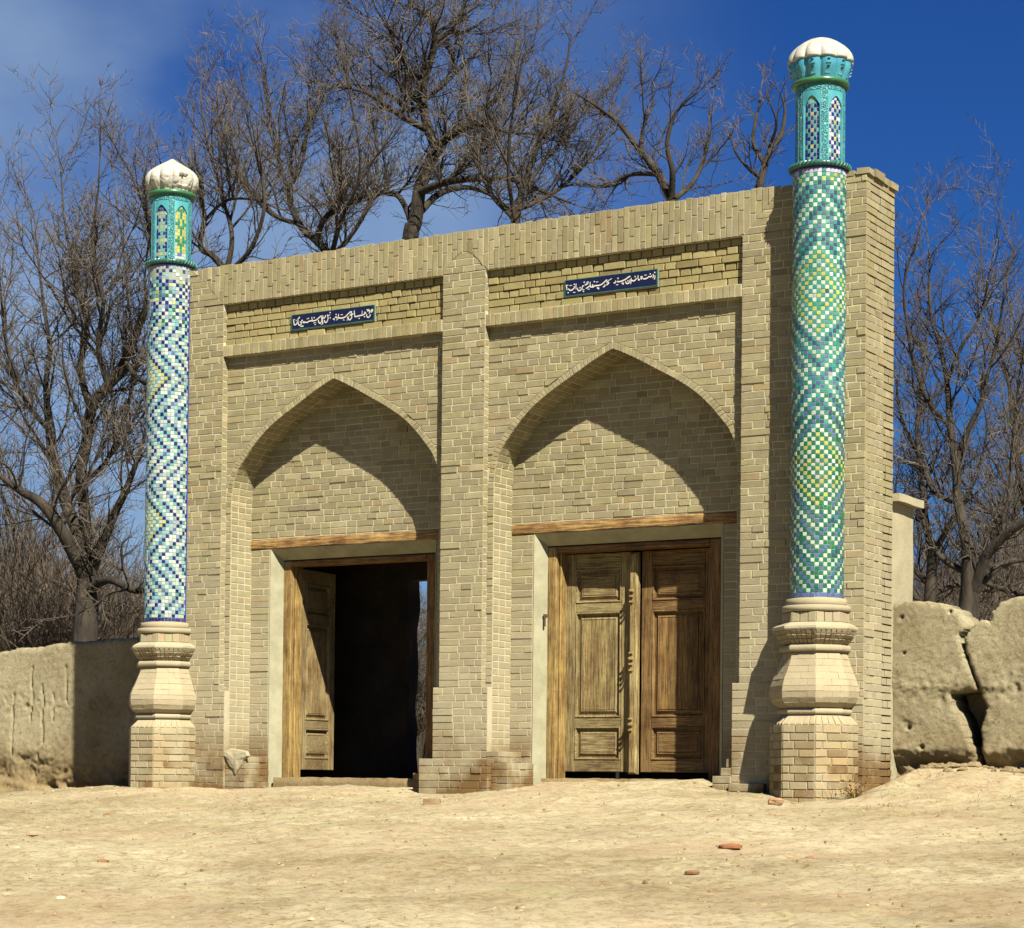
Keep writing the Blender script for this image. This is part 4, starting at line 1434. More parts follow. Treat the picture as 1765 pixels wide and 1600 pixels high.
        cap = [(6.428, .232), (6.44, .236), (6.47, .262), (6.50, .282), (6.535, .293), (6.565, .296), (6.60, .289), (6.635, .270), (6.67, .235), (6.71, .180), (6.75, .115), (6.785, .055), (6.81, .018), (6.815, .001)]
    q = MB()
    def lobw(rr, a, z):
        d = 1-abs(sin(NL/2*(a-facing)))**0.45
        amp = .15*sstep(6.84, 6.60, z)
        v = rr*(1-amp*d)
        if side == 'L':
            v *= 1+0.006*noise.noise(Vector((a*3, z*14, 2)))
            da = (a-(facing+radians(27))+pi) % (2*pi)-pi
            if abs(da) < .20 and 6.48 < z < 6.60: v *= 0.86
            if z < 6.56: v *= 1-0.030*max(0, noise.noise(Vector((a*9, z*40, 5))))*2
        return v
    # refine the profile
    pf = []
    for (z0, r0), (z1, r1) in zip(cap, cap[1:]):
        for k in range(3): pf.append((z0+(z1-z0)*k/3, r0+(r1-r0)*k/3))
    pf.append(cap[-1])
    vs, fs = revolve(pf, xc, yc, 196, 0, lobw); q.add(vs, fs)
    q.build('ribbed_cap', M_dome, t, smooth=True)
    P.build(t, 'brick', M_base, 300, 'base_bricks')
    TP.build(t, 'tile', M_tile, 300, 'tile_field')
    LP.build(drum, 'mosaic_tile', M_tile, 300, 'mosaic_field')
    return t

column('tiled_column', 6.912, -0.07, 'R', 'taller-looking near column tiled green, white and blue, right of the right doorway')
column('tiled_column', -0.70, -0.045, 'L', 'column tiled navy, white and pale turquoise at the left end of the gate')

# ------------------------------------------------------------------ rammed clay walls
def clay_piece(poly, y0, R, thick, name, parent, seed, res=0.022, amp=0.02, lean=0.0, undercut=None):
    jag = 0.03
    """A lump of wall with the outline poly (x, z), its edges rounded over by R, real thickness behind."""
    n = len(poly)
    P = [Vector((a, b)) for a, b in poly]
    def sd(x, z):
        p = Vector((x, z)); dmin = 1e9; inside = False
        for i in range(n):
            a, b = P[i], P[(i+1) % n]
            ab = b-a; t = max(0, min(1, (p-a).dot(ab)/ab.length_squared))
            dmin = min(dmin, (p-a-ab*t).length)
            if (a.y > z) != (b.y > z) and x < (b.x-a.x)*(z-a.y)/(b.y-a.y)+a.x: inside = not inside
        return dmin if inside else -dmin
    xs0, xs1 = min(p.x for p in P), max(p.x for p in P); zs0, zs1 = min(p.y for p in P), max(p.y for p in P)
    nx, nz = max(2, int((xs1-xs0)/res)), max(2, int((zs1-zs0)/res))
    idx = {}; vs = []; D = {}
    for j in range(nz+1):
        for i in range(nx+1):
            x = xs0+(xs1-xs0)*i/nx; z = zs0+(zs1-zs0)*j/nz
            wob = 0.022*noise.noise(Vector((x*4, z*4, seed)))+0.014*noise.noise(Vector((x*15, z*15, seed+3)))+0.008*noise.noise(Vector((x*38, z*38, seed+5)))
            D[i, j] = sd(x, z)+wob
    step = max((xs1-xs0)/nx, (zs1-zs0)/nz)
    def vert(i, j, back):
        k = (i, j, back)
        if k in idx: return idx[k]
        x = xs0+(xs1-xs0)*i/nx; z = zs0+(zs1-zs0)*j/nz
        if 0 < i < nx and 0 < j < nz and 0 < D[i, j] < step*1.5 and (i, j) in edge_v:
            gx, gz = D[i+1, j]-D[i-1, j], D[i, j+1]-D[i, j-1]
            gl = math.hypot(gx, gz)
            if gl > 1e-5:
                x -= gx/gl*D[i, j]*.9; z -= gz/gl*D[i, j]*.9
        d = max(0.0, D[i, j]-step*.2)
        t = min(1, d/R)
        rd_ = R*(1-sqrt(max(0, 1-(1-t)**2)))
        if back:
            y = y0+thick-rd_*.6
        else:
            q = Vector((x, z, seed))
            rough = sstep(.55, .25, z)+.8*math.exp(-((z-.98)/.13)**2)
            y = y0+rd_+lean*z-amp*(noise.noise(q*1.6)*.9+noise.noise(q*6)*.22+noise.noise(q*17)*(.18+.5*rough)+abs(noise.noise(q*33))*(.22+.6*rough)+noise.noise(q*55)*.18+max(0, noise.noise(q*9+Vector((5, 1, 2)))-.35)*-3*(rough+.15))
            if undercut:
                y += undercut(x, z)
        idx[k] = len(vs); vs.append((x, y, z)); return idx[k]
    ok = lambda i, j: 0 <= i < nx and 0 <= j < nz and all(D[a, b] > 0 for a, b in ((i, j), (i+1, j), (i, j+1), (i+1, j+1)))
    edge_v = set()
    for j in range(-1, nz+1):
        for i in range(-1, nx+1):
            if not ok(i, j):
                for a, b in ((i, j), (i+1, j), (i, j+1), (i+1, j+1)): edge_v.add((a, b))
    fs = []
    for j in range(nz):
        for i in range(nx):
            if not ok(i, j): continue
            fs.append((vert(i, j, 0), vert(i+1, j, 0), vert(i+1, j+1, 0), vert(i, j+1, 0)))
            fs.append((vert(i, j+1, 1), vert(i+1, j+1, 1), vert(i+1, j, 1), vert(i, j, 1)))
            for (di, dj, a, b) in ((-1, 0, (i, j+1), (i, j)), (1, 0, (i+1, j), (i+1, j+1)), (0, -1, (i, j), (i+1, j)), (0, 1, (i+1, j+1), (i, j+1))):
                if not ok(i+di, j+dj):
                    fs.append((vert(*b, 0), vert(*a, 0), vert(*a, 1), vert(*b, 1)))
    mb = MB(); mb.v = vs; mb.f = fs; mb.c = [(1, 1, 1)]*len(fs)
    return mb.build(name, M_clay, parent, smooth=True)

wr = thing('clay_wall', (8.4, 1.1, 0.1), 'cracked rammed clay wall with a rounded top, right of the gate', 'wall')
YR = 0.76
def ucut(x, z):
    b = 0.36+0.05*noise.noise(Vector((x*3, 0, 5)))
    return 0.16*sstep(b+.05, b-.12, z)*(0.5+abs(noise.noise(Vector((x*5, z*6, 2))))*1.5)
def ucut_mid(x, z):
    return 0.03*sstep(.95, 1.1, z)+ 0.07*max(0, noise.noise(Vector((x*4, z*9, 8))))*sstep(1.25, 1.0, z)*sstep(.7, .95, z)
def seam(x, z):
    v = ucut(x, z)
    zz = 0.96+0.03*noise.noise(Vector((x*3, 2, 2)))
    v += 0.014*math.exp(-((z-zz)/.014)**2)*max(0, 0.1+1.6*noise.noise(Vector((x*9, 7, 7))))+0.014*sstep(zz+.02, zz-.05, z)
    # pits and torn plaster
    n1 = noise.noise(Vector((x*7, z*7, 31)))
    v += 0.05*max(0, n1-.38)*sstep(1.35, 1.0, z)
    for (hx, hz, hr) in ((7.40, 1.62, .014), (7.43, 1.29, .012), (7.86, 1.66, .018), (7.60, .42, .02), (7.47, .60, .02)):
        v += .06*math.exp(-((x-hx)**2+(z-hz)**2)/hr**2)
    return v
clay_piece([(7.28, -.1), (7.28, 1.745), (7.42, 1.77), (7.60, 1.765), (7.76, 1.735), (7.90, 1.675), (8.0, 1.58), (8.03, 1.50), (7.96, 1.45), (7.985, 1.30), (8.045, 1.12), (8.12, .935), (7.87, .905), (7.90, .80), (7.97, .66), (8.03, .52), (8.11, .40), (8.15, -.1)], YR, .04, .50, 'wall_block', wr, 3.1, res=.013, undercut=seam)
clay_piece([(7.99, 1.42), (8.07, 1.53), (8.16, 1.58), (8.23, 1.57), (8.26, 1.66), (8.36, 1.73), (8.52, 1.77), (8.75, 1.78), (9.1, 1.70), (9.4, 1.74), (9.4, -.1), (8.17, -.1), (8.18, .40), (8.165, .62), (8.20, .78), (8.16, .90), (8.11, 1.02), (8.05, 1.18)], YR+.01, .04, .50, 'wall_block', wr, 9.3, res=.013, undercut=seam)
clay_piece([(9.38, -.2), (9.38, 1.72), (10.2, 1.8), (11.2, 1.6), (12.6, 1.7), (12.6, -.2)], YR+.02, .10, .50, 'wall_block', wr, 15.5, res=.06)
# recessed heart of the wall, seen in the crack
rough_box('wall_heart', 7.35, 12.5, YR+.44, YR+.50, -.3, 1.36, M_clay, wr, 0.02)

wlft = thing('clay_wall', (-4.0, 2.2, -0.3), 'rammed clay wall with vertical cracks, half in shadow, left of the gate', 'wall')
def cracks_left(x, z):
    v = 0
    for (cx_, z0, z1, dep) in ((-4.62, .75, 1.45, .05), (-4.93, .30, 1.1, .06), (-4.43, .45, 1.2, .06), (-4.02, .95, 1.45, .05), (-4.25, .75, 1.1, .035), (-4.5, -.02, .35, .05)):
        xx = cx_+0.035*noise.noise(Vector((z*4, cx_, 0)))+.05*(z-.9)*(-1 if cx_ > -4.5 else .6)
        w = .008
        if z0 < z < z1: v += dep*math.exp(-((x-xx)/w)**2)
    e = 0.30+0.10*noise.noise(Vector((x*1.6, 0, 5)))
    v += 0.045*sstep(e+.04, e-.16, z)*(0.5+noise.noise(Vector((x*4, z*9, 2)))*1.1+abs(noise.noise(Vector((x*21, z*26, 4))))*.7)
    v += 0.16*sstep(.05, -.08, z)*sstep(-.32, -.12, z)*sstep(-4.6, -4.3, x)*(0.4+noise.noise(Vector((x*6, z*10, 4))))
    v -= 0.22*sstep(.18, -.45, z)*sstep(-3.4, -4.6, x)
    return v
clay_piece([(-6.2, -.8), (-6.2, 1.50), (-5.6, 1.58), (-5.17, 1.63), (-4.85, 1.69), (-4.57, 1.675), (-4.2, 1.715), (-3.9, 1.735), (-3.4, 1.755), (-2.9, 1.762), (-2.0, 1.78), (-0.9, 1.78), (-0.9, -.8)], 2.0, .07, .45, 'wall_body', wlft, 21.3, res=.02, amp=.022, undercut=cracks_left)
clay_piece([(-14, -.9), (-14, 1.5), (-11, 1.6), (-9, 1.45), (-7, 1.55), (-6.17, 1.50), (-6.17, -.9)], 2.0, .08, .45, 'wall_body', wlft, 24.3, res=.09, amp=.03)

# ------------------------------------------------------------------ stones, loose bricks, grass
def stone(name, x, y, sx, sy, sz, rot, tint, label, cat, m=M_stone, angular=0.25, group=None):
    mb = MB()
    n, mrings = 9, 5
    vs = []
    sd_ = random.random()*50
    for j in range(mrings+1):
        th = pi*j/mrings
        for k in range(n):
            a = 2*pi*k/n
            p = Vector((sin(th)*cos(a), sin(th)*sin(a), cos(th)))
            p = Vector([math.copysign(abs(c)**0.7, c) for c in p])
            p *= 1+angular*noise.noise(p*1.7+Vector((sd_, 0, 0)))
            q = Vector((p.x*sx, p.y*sy, p.z*sz))
            vs.append((q.x*cos(rot)-q.y*sin(rot), q.x*sin(rot)+q.y*cos(rot), q.z))
    fs = [(j*n+k, (j+1)*n+k, (j+1)*n+(k+1) % n, j*n+(k+1) % n) for j in range(mrings) for k in range(n)]
    mb.add(vs, fs, tint)
    o = mb.build(name, m)
    o.location = (x, y, ground_z(x, y)+sz*0.45)
    props(o, label, cat, group)
    return o
def loose_brick(x, y, L, W, H, rot, tint, label):
    mb = MB()
    vs = [(sx*L/2, sy*W/2, sz*H/2) for sz in (-1, 1) for sx, sy in ((-1, -1), (1, -1), (1, 1), (-1, 1))]
    vs = [(a+random.uniform(-.006, .006), b+random.uniform(-.006, .006), c+random.uniform(-.006, .006)) for a, b, c in vs]
    mb.add(vs, [(0, 3, 2, 1), (4, 5, 6, 7), (0, 1, 5, 4), (1, 2, 6, 5), (2, 3, 7, 6), (3, 0, 4, 7)], tint)
    o = mb.build('loose_brick', M_brick)
    bv = o.modifiers.new('b', 'BEVEL'); bv.width = .006; bv.segments = 2
    o.location = (x, y, ground_z(x, y)+H*0.42); o.rotation_euler = (random.uniform(-.1, .1), random.uniform(-.1, .1), rot)
    props(o, label, 'brick')
loose_brick(3.99, -1.90, .15, .09, .06, .35, (1.15, .95, .75), 'lone broken brick lying on the ground before the middle pier')
stone('brick_chip', 8.21, -4.57, .085, .045, .022, .5, (.80, .42, .27), 'reddish brick chip lying on the open ground below the right doorway', 'stone')
stone('stone', 5.58, -8.40, .028, .022, .02, .2, (1.9, 2.0, 1.9), 'small white stone in the bottom left corner of the ground', 'stone')
stone('stone', 2.15, -5.05, .05, .035, .022, 1.0, (1.2, 1.1, 1.0), 'flat pale stone on the ground, upper of two at far left', 'stone')
stone('stone', 2.92, -6.05, .055, .03, .02, .4, (1.45, 1.35, 1.2), 'flat pale stone on the ground, lower of two at far left', 'stone')
stone('clay_clod', 1.55, -3.45, .06, .035, .025, .2, (.8, .62, .42), 'brown clay clod on the ground in front of the left clay wall', 'clod')
stone('brick_chip', 8.65, -6.05, .05, .03, .015, .2, (.75, .48, .34), 'small brown chip in the middle foreground, nearest the photograph bottom', 'stone')
stone('brick_chip', 9.05, -5.15, .035, .025, .018, .9, (.70, .42, .30), 'small dark red chip on the ground right of the larger reddish chip', 'stone')
stone('brick_lump', 6.95, -1.02, .07, .05, .03, .1, (1.1, .80, .62), 'broken brick lump at the foot of the right column', 'stone')
stone('clay_clod', 4.3, -6.6, .045, .03, .018, .6, (.9, .55, .40), 'brown clay clod at lower left of the open ground', 'clod')

def scatter_pebbles():
    mb = MB()
    for _ in range(4500):
        x = random.uniform(-4, 13); y = -10*random.random()**1.1+.2
        r = 0.004+0.014*random.random()**4
        z = ground_z(x, y)+0.045*noise.noise(Vector((x*0.55, y*0.8, 1.3)))+0.022*noise.noise(Vector((x*1.9, y*2.9, 4.1)))
        h = r*random.uniform(.35, .7); a = random.random()*6.28
        vs = []
        for k in range(5):
            q = a+2*pi*k/5; rr = r*random.uniform(.7, 1.5)
            vs.append((x+rr*cos(q), y+rr*sin(q), z-.004))
        for k in range(5):
            q = a+2*pi*k/5; rr = r*random.uniform(.4, .8)
            vs.append((x+rr*cos(q), y+rr*sin(q), z+h))
        t = random.choice(((1.2, 1.1, .95), (.9, .7, .5), (.85, .60, .42), (1.35, 1.3, 1.1), (.6, .5, .38), (.5, .4, .3), (.75, .62, .5)))
        mb.add(vs, [(9, 8, 7, 6, 5)[::-1]]+[(k, (k+1) % 5, 5+(k+1) % 5, 5+k) for k in range(5)], t)
    o = mb.build('pebbles', M_stone)
    props(o, 'scattered small pebbles and chips on the bare earth', kind='stuff')
scatter_pebbles()

def blade(mb, p, d, L, w, bend, tint):
    side = Vector((-d.y, d.x, 0))
    if side.length < 1e-3: side = Vector((1, 0, 0))
    side = side.normalized()*w
    pts = []
    for k in range(4):
        t = k/3
        c = p + d*L*t + Vector((d.x, d.y, 0))*bend*L*t*t - Vector((0, 0, 1))*bend*L*.5*t*t
        pts.append((c-side*(1-t*.85), c+side*(1-t*.85)))
    vs = [q for pr in pts for q in pr]
    mb.add(vs, [(2*k, 2*k+1, 2*k+3, 2*k+2) for k in range(3)], tint)

def scatter_straw():
    mb = MB()
    for _ in range(7000):
        x = random.uniform(-4, 13); y = -10*random.random()+.3
        z = ground_z(x, y)+0.045*noise.noise(Vector((x*0.55, y*0.8, 1.3)))+0.022*noise.noise(Vector((x*1.9, y*2.9, 4.1)))
        a = random.random()*6.28
        blade(mb, Vector((x, y, z-.002)), Vector((cos(a), sin(a), random.uniform(.05, .5))).normalized(), random.uniform(.02, .07), .0016, .3, random.choice(((1, 1, 1), (1.4, 1.3, 1.1), (.7, .8, .4), (.8, .55, .35))))
    # small greenish tufts along the foot of both clay walls
    for _ in range(170):
        if random.random() < .5: cx_, cy_ = random.uniform(-5.2, -1.2), random.uniform(-1.2, 1.7)
        elif random.random() < .6: cx_, cy_ = random.uniform(7.6, 9.6), random.uniform(-2.2, .5)
        else: cx_, cy_ = random.uniform(-3, 4), random.uniform(-3.5, -.6)
        for _ in range(14):
            x = cx_+random.gauss(0, .04); y = cy_+random.gauss(0, .04)
            z = ground_z(x, y)+0.045*noise.noise(Vector((x*0.55, y*0.8, 1.3)))+0.022*noise.noise(Vector((x*1.9, y*2.9, 4.1)))
            a = random.random()*6.28
            blade(mb, Vector((x, y, z-.005)), Vector((cos(a)*.7, sin(a)*.7, 1)).normalized(), random.uniform(.015, .05), .0022, .4, random.choice(((.8, .95, .5), (.7, .8, .45), (1, .95, .7))))
    o = mb.build('dry_grass', M_grass)
    props(o, 'scattered straw and short dry grass on the earth', kind='stuff')
scatter_straw()

def weed():
    w = thing('dry_weed', (7.42, -0.42, ground_z(7.42, -.42)), 'dry straggly weed at the foot of the gate, right of the right column', 'plant')
    mb = MB()
    for _ in range(120):
        a = random.random()*6.28
        d = Vector((cos(a)*random.uniform(.3, 1.3), sin(a)*random.uniform(.3, 1.0), random.uniform(.25, 1))).normalized()
        p = Vector((7.42+random.gauss(0, .05), -.42+random.gauss(0, .03), ground_z(7.42, -.42)))
        blade(mb, p, d, random.uniform(.08, .30), .0028, random.uniform(.1, .6), random.choice(((1.3, 1.0, .8), (1.1, .8, .5), (1.5, 1.3, 1.0))))
    for _ in range(10):
        p = Vector((7.45, -.42, ground_z(7.42, -.42)+.02))
        d = Vector((random.uniform(.6, 1), random.uniform(-.2, .3), random.uniform(.05, .6))).normalized()
        blade(mb, p, d, random.uniform(.35, .6), .003, .15, (1.3, 1.15, .95))
    mb.build('stems', M_grass, w)
    mb2 = MB()
    for _ in range(40):
        a = random.random()*6.28; r = random.uniform(.02, .14)
        p = Vector((7.42+r*cos(a), -.42+r*.7*sin(a), ground_z(7.42, -.42)+random.uniform(.02, .16)))
        s = random.uniform(.006, .012)
        vs = [p+Vector(v)*s for v in ((1, 0, 0), (0, 1, 0), (-1, 0, 0), (0, -1, 0), (0, 0, 1), (0, 0, -1))]
        mb2.add(vs, [(0, 1, 4), (1, 2, 4), (2, 3, 4), (3, 0, 4), (1, 0, 5), (2, 1, 5), (3, 2, 5), (0, 3, 5)], (.55, .3, .2))
    mb2.build('seed_heads', M_grass, w, kind='stuff')
weed()

# ------------------------------------------------------------------ bare trees
def tube(mb, pts, rad, sides, tint=(1, 1, 1)):
    n = len(pts)
    base = len(mb.v)
    prev = None
    for i in range(n):
        d = (pts[min(n-1, i+1)]-pts[max(0, i-1)])
        if d.length < 1e-6: d = Vector((0, 0, 1))
        d.normalize()
        if prev is None:
            u = d.orthogonal().normalized()
        else:
            u = (prev-d*prev.dot(d))
            if u.length < 1e-4: u = d.orthogonal()
            u.normalize()
        prev = u
        w = d.cross(u)
        r = rad[i]
        for k in range(sides):
            a = 2*pi*k/sides
            q = pts[i]+(u*cos(a)+w*sin(a))*r
            mb.v.append((q.x, q.y, q.z))
    for i in range(n-1):
        for k in range(sides):
            k2 = (k+1) % sides
            mb.f.append((base+i*sides+k, base+i*sides+k2, base+(i+1)*sides+k2, base+(i+1)*sides+k))
            mb.c.append(tint)

def smooth_path(pts, rads, sub=4):
    out, ro = [], []
    n = len(pts)
    for i in range(n-1):
        p0, p1, p2, p3 = pts[max(0, i-1)], pts[i], pts[i+1], pts[min(n-1, i+2)]
        for k in range(sub):
            t = k/sub
            out.append(0.5*((2*p1)+(-p0+p2)*t+(2*p0-5*p1+4*p2-p3)*t*t+(-p0+3*p1-3*p2+p3)*t**3))
            ro.append(rads[i]+(rads[i+1]-rads[i])*t)
    out.append(pts[-1]); ro.append(rads[-1])
    return out, ro

rt = random.Random(11)
def wander(p, d, L, r, nseg, wig, up, taper=0.3):
    pts, rad = [p.copy()], [r]
    d = d.normalized()
    st = L/nseg
    for k in range(nseg):
        d = d + Vector((rt.gauss(0, wig), rt.gauss(0, wig), rt.gauss(0, wig)+up))
        d.normalize()
        p = p+d*st
        pts.append(p.copy()); rad.append(r*(1-(1-taper)*(k+1)/nseg))
    return pts, rad

def spawn(parent_dir, ang_lo, ang_hi):
    d = parent_dir.normalized()
    u = d.orthogonal().normalized(); w = d.cross(u)
    a = rt.random()*2*pi
    th = radians(rt.uniform(ang_lo, ang_hi))
    return (d*cos(th)+(u*cos(a)+w*sin(a))*sin(th)).normalized()

def grow_on(mb, pts, rad, dens, L0, level, stats, up=0.10, upbias=0.35, start=0.12):
    """Shoots along a limb; level 1 shoots carry level 2, level 2 carry fine twigs."""
    total = sum((pts[i+1]-pts[i]).length for i in range(len(pts)-1))
    n = int(total*dens*(1.5 if level == 1 else 1.15)+rt.random())
    for _ in range(n):
        t = start+(1-start)*rt.random()
        f = t*(len(pts)-1); i = min(len(pts)-2, int(f)); u = f-i
        p = pts[i].lerp(pts[i+1], u)
        pd = pts[i+1]-pts[i]
        d = spawn(pd, 25, 75)
        d = (d+Vector((0, 0, upbias))).normalized()
        rr = rad[i]+(rad[i+1]-rad[i])*u
        L = L0*rt.uniform(.45, 1.25)*(1.1-.45*t)
        g = rt.uniform(.7, 1.25)
        if level == 1:
            r = min(rr*.6, 0.006+0.009*L)
            q, s = wander(p, d, L, r, 9, .13, up*.5, .28)
            tube(mb, q, s, 4, (.55*g, .50*g, .46*g)); stats[0] += 1
            grow_on(mb, q, s, 9.0, L*.50, 2, stats, up, upbias*.6, .08)
        elif level == 2:
            r = min(rr*.7, 0.0045+0.006*L)
            q, s = wander(p, d, L, r, 5, .15, up*.5, .4)
            tube(mb, q, s, 3, (g, .96*g, .94*g)); stats[1] += 1
            grow_on(mb, q, s, 10.0, max(.14, L*.45), 3, stats, up, .25, .1)
        else:
            q, s = wander(p, d, max(.08, L), 0.0042, 3, .16, up*.4, .5)
            tube(mb, q, s, 3, (1.1*g, 1.05*g, 1.0*g)); stats[2] += 1

def tree(label, dist, trunk, limbs, L0=1.9, dens=3.0, group='bare trees behind the gate', upbias=.35):
    """trunk and limbs: lists of (photo x, photo y, radius, depth offset); depth offset moves a point nearer or farther."""
    def path(a, sub=5):
        pts = [at_dist(x, y, dist+dz) for x, y, r, dz in a]
        return smooth_path(pts, [r*.74 for _, _, r, _ in a], sub)
    tp, tr = path(trunk)
    foot = tp[0].copy()
    t = thing('bare_tree', (foot.x, foot.y, 0 if foot.z > 0 else foot.z), label, 'tree', group)
    base = Vector((foot.x, foot.y, -0.3))
    tp = [base]+tp; tr = [tr[0]*1.25]+tr
    def rough(pts, k):
        return [p+Vector((noise.noise(p*1.7+Vector((k, 0, 0))), noise.noise(p*1.7+Vector((0, k, 0))), 0))*.03 for p in pts]
    mb = MB(); tube(mb, rough(tp, 3), tr, 10); mb.build('trunk', M_bark, t, smooth=True)
    tw = MB(); stats = [0, 0, 0]
    for k, lb in enumerate(limbs):
        p, r = path(lb)
        p = rough(p, k*3+1)
        mb = MB(); tube(mb, p, r, 7); mb.build('limb', M_bark, t, smooth=True)
        grow_on(tw, p, r, dens, L0, 1, stats, upbias=upbias)
        # the tip goes on as a shoot
        q, s = wander(p[-1], p[-1]-p[-2], L0*.8, r[-1]*.9, 8, .12, .05, .3)
        tube(tw, q, s, 4, (.75, .7, .68)); grow_on(tw, q, s, 8, L0*.45, 2, stats)
    half = max(1, len(tp)//2)
    grow_on(tw, tp[half:], tr[half:], dens*.5, L0, 1, stats, upbias=upbias)
    o = tw.build('twigs', M_twig, t, kind='stuff')
    return t, stats

trees = []
# great tree behind the middle of the gate
trees.append(tree('great gnarled bare tree rising behind the middle of the gate, its crown the highest', 33.0,
 [(700, 1250, .22, 0), (703, 700, .20, 0), (706, 420, .17, 0), (712, 385, .155, 0), (722, 330, .14, 0), (738, 285, .13, 0), (752, 255, .12, 0)],
 [[(752, 255, .11, 0), (736, 215, .10, .1), (728, 178, .095, .1), (731, 140, .09, 0), (748, 75, .07, -.2), (745, 40, .05, -.3), (720, 12, .035, -.4), (700, -15, .02, -.5)],
  [(748, 75, .055, -.2), (775, 55, .045, -.2), (805, 52, .03, 0), (842, 28, .015, .2)],
  [(728, 178, .06, .1), (705, 190, .05, .4), (685, 175, .045, .6), (650, 150, .035, .9), (610, 145, .02, 1.2)],
  [(734, 222, .07, 0), (700, 205, .06, -.3), (672, 185, .05, -.6), (630, 158, .04, -.9), (585, 150, .02, -1.2)],
  [(752, 255, .10, 0), (775, 235, .09, .3), (800, 210, .075, .5), (825, 188, .06, .8), (850, 178, .04, 1.0), (862, 160, .02, 1.2)],
  [(752, 258, .07, 0), (790, 225, .06, -.4), (835, 215, .05, -.8), (880, 228, .03, -1.1), (930, 230, .015, -1.5)],
  [(722, 332, .09, 0), (765, 315, .08, -.4), (820, 308, .065, -.7), (880, 308, .055, -1.0), (935, 330, .035, -1.3), (985, 350, .02, -1.5)],
  [(716, 372, .08, 0), (755, 335, .07, .4), (800, 322, .055, .8), (845, 335, .04, 1.2), (880, 362, .03, 1.5)],
  [(712, 385, .07, 0), (690, 340, .06, .5), (660, 330, .045, .9), (620, 340, .03, 1.4), (560, 350, .02, 2)],
  [(728, 178, .05, 0), (760, 150, .04, 0), (800, 110, .03, .3), (830, 80, .02, .5)],
  [(731, 140, .05, 0), (700, 110, .04, -.5), (690, 70, .03, -.8), (660, 40, .02, -1)]], L0=1.6, dens=3.9, upbias=.25))
# slender tree to its right
trees.append(tree('slender bare tree with tall upright shoots just right of the great middle tree', 31.0,
 [(880, 1250, .12, 0), (884, 600, .10, 0), (888, 390, .085, 0)],
 [[(888, 390, .08, 0), (900, 330, .07, 0), (925, 250, .05, .2), (955, 190, .04, .3), (975, 120, .025, .4), (985, 60, .012, .5)],
  [(900, 330, .05, 0), (935, 280, .04, .4), (975, 235, .035, .8), (1010, 190, .025, 1.0), (1060, 140, .012, 1.3)],
  [(888, 390, .05, 0), (880, 320, .04, -.3), (878, 240, .03, -.5), (890, 160, .02, -.7), (905, 90, .01, -.8)],
  [(895, 360, .05, 0), (940, 340, .045, .5), (990, 300, .035, .9), (1040, 240, .02, 1.2), (1075, 170, .01, 1.4)],
  [(890, 380, .05, 0), (850, 340, .04, .5), (825, 280, .03, .8), (815, 210, .02, 1.0)]], L0=1.15, dens=3.2, upbias=.6))
# tree with short crooked limbs above the right bay
trees.append(tree('crooked bare tree above the right arch, branching left and right', 30.0,
 [(1158, 1250, .16, 0), (1160, 500, .13, 0), (1158, 345, .11, 0)],
 [[(1158, 345, .09, 0), (1135, 300, .08, .2), (1105, 262, .06, .4), (1070, 215, .05, .6), (1030, 185, .03, .8), (990, 160, .015, 1)],
  [(1158, 345, .07, 0), (1160, 295, .055, -.2), (1150, 245, .045, -.3), (1165, 195, .03, -.4), (1200, 160, .012, -.5)],
  [(1158, 345, .06, 0), (1195, 315, .045, .3), (1215, 270, .03, .5), (1222, 220, .015, .6)],
  [(1135, 300, .05, .2), (1090, 300, .04, .6), (1040, 320, .03, .9), (1000, 310, .015, 1.2)],
  [(1105, 262, .045, .4), (1110, 215, .03, .5), (1125, 170, .02, .6), (1120, 140, .01, .7)]], L0=.95, dens=2.8))
# small tree left of the right column
trees.append(tree('small knotty bare tree just left of the top of the right column', 29.0,
 [(1300, 1250, .12, 0), (1304, 500, .10, 0), (1308, 325, .085, 0)],
 [[(1308, 325, .075, 0), (1318, 285, .06, 0), (1328, 255, .05, 0), (1345, 235, .045, .1), (1352, 195, .03, .2), (1345, 165, .015, .2)],
  [(1318, 285, .045, 0), (1300, 250, .035, .2), (1302, 210, .03, .3), (1310, 170, .015, .4)],
  [(1312, 305, .045, 0), (1290, 290, .03, -.2), (1268, 262, .02, -.3), (1255, 225, .01, -.3)],
  [(1328, 255, .03, 0), (1340, 215, .025, -.2), (1330, 180, .015, -.3)]], L0=.6, dens=3.6))
# clump between the left column and the great tree
trees.append(tree('bushy bare tree of many upright shoots left of the great middle tree', 31.5,
 [(575, 1250, .18, 0), (572, 600, .15, 0), (570, 445, .12, 0)],
 [[(570, 445, .09, 0), (545, 415, .08, 0), (515, 385, .07, .2), (495, 330, .05, .4), (480, 260, .035, .6), (460, 190, .02, .8), (455, 110, .01, 1.0)],
  [(545, 415, .07, 0), (560, 375, .055, -.2), (585, 355, .05, -.3), (592, 310, .035, -.4), (575, 260, .025, -.5), (560, 200, .012, -.6)],
  [(515, 385, .05, .2), (470, 370, .045, .5), (430, 330, .035, .8), (400, 270, .025, 1.0), (375, 200, .012, 1.2)],
  [(570, 445, .06, 0), (610, 400, .045, .4), (640, 340, .035, .6), (650, 270, .025, .8), (640, 200, .012, 1.0)],
  [(495, 330, .04, .4), (520, 280, .03, .6), (530, 220, .02, .7), (540, 150, .01, .8)],
  [(570, 440, .06, 0), (590, 380, .04, -.5), (620, 300, .03, -.9), (610, 200, .02, -1.2), (590, 100, .01, -1.4)]], L0=1.35, dens=3.6, upbias=.7))
